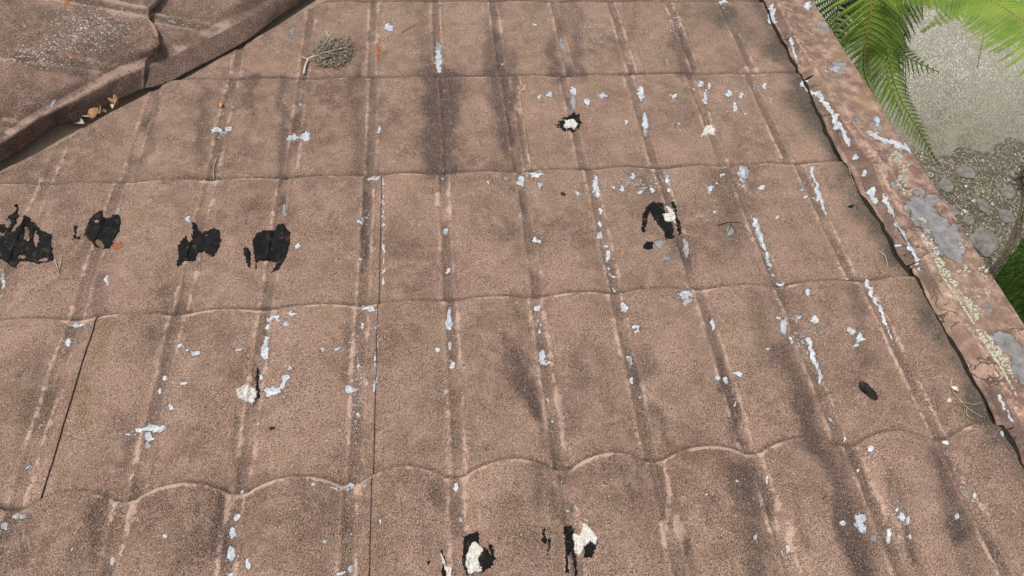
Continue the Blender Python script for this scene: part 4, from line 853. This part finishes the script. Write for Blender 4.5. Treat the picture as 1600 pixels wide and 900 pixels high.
frond([fp(1372,42,1.32),fp(1388,66,1.32),fp(1410,84,1.31),fp(1436,99,1.29),fp(1468,113,1.26)],.13,15,M_GREEN2,fern,down=.25,wid=.24,lab='small dark green frond over the concrete',pinn=9,fwd=.55)
mb=MB(); mb.tube(curve([fp(1415,40,.9),fp(1413,70,.7),fp(1415,110,.45),fp(1415,150,.1)],5),[.0022]*16,5)
mb.tube(curve([fp(1395,40,1.0),fp(1405,50,1.0),fp(1418,57,.95)],4),[.004,.004,.004,.004,.004,.003,.003,.003,.002],5)
mb.tube(curve([fp(1413,52,.96),fp(1409,62,.95),fp(1404,72,.92)],4),[.003]*9,5); mb.tube(curve([fp(1411,54,.96),fp(1418,50,.98)],4),[.003]*5,5)
mb.build('dead_stem',M_BARK,fern)
base2=Vector(at_z(2050,120,0)); base2.z=0
fern2=empty('tree_fern',tuple(base2)); tag(fern2,'second tree fern reaching in from the upper right over the pale concrete','fern')
def fq(x,y,z): return Vector(at_z(x,y,z))-base2
cr2=fq(2050,120,2.1); tr=MB(); tr.tube([Vector((0,0,0)),Vector((-.02,.0,.8)),cr2*.95,cr2],[.09,.08,.07,.05],14); tr.build('trunk',M_BARK,fern2)
frond([cr2,fq(1850,110,2.16),fq(1720,90,2.14),fq(1640,58,2.08),fq(1590,26,2.02),fq(1545,0,1.96),fq(1490,-10,1.88),fq(1440,-4,1.80),fq(1392,10,1.72)],.31,56,M_GREEN,fern2,down=.10,wid=.17,lab='long frond with leaflets hanging down over the concrete',start=.1,pinn=26,fwd=-.42)
frond([cr2,fq(1900,40,1.9),fq(1780,10,1.85),fq(1680,-10,1.78),fq(1600,-25,1.70),fq(1540,-20,1.62),fq(1490,15,1.54),fq(1440,50,1.44)],.27,52,M_GREEN,fern2,down=.10,wid=.18,lab='lower frond behind the long one',start=.1,pinn=22,fwd=-.25)
frond([cr2,fq(1880,0,1.7),fq(1760,-30,1.6),fq(1660,-35,1.5),fq(1580,-20,1.4),fq(1545,30,1.3),fq(1527,106,1.2)],.07,30,M_GREEN,fern2,down=.4,wid=.25,lab='thin frond whose tip droops to a point above the path',start=.1,pinn=18,fwd=.7)
# a low dark shrub at the right edge of the gravel
sh=at_z(1606,285,0); mb=MB()
for k in range(900):
    a=random.random()*6.28; el=random.random(); r=.13*random.random()**.4; c=Vector((math.cos(a)*r*math.sqrt(1-el*el*.8),math.sin(a)*r,el*r*.9+.01)); L=random.uniform(.01,.022); an=random.random()*6.28; d=Vector((math.cos(an),math.sin(an),random.uniform(-.3,.6)))*L; p_=Vector((-math.sin(an),math.cos(an),0))*L*.3
    mb.add([c,c+d*.5+p_,c+d,c+d*.5-p_],[(0,1,2,3)])
M_SHR=simple('shrub_leaf',(.03,.035,.015),(.085,.08,.035),40,.7,.1)
s0=empty('low_shrub',tuple(sh)); tag(s0,'low dark scrubby plant at the right edge of the gravel','shrub')
mb.build('foliage',M_SHR,s0,False); mb=MB()
for k in range(7):
    a=k*.9; mb.tube([Vector((0,0,0)),Vector((math.cos(a)*.04,math.sin(a)*.04,.05)),Vector((math.cos(a)*.1,math.sin(a)*.1,.09))],[.004,.003,.0015],5)
mb.build('stem',M_BARK,s0)
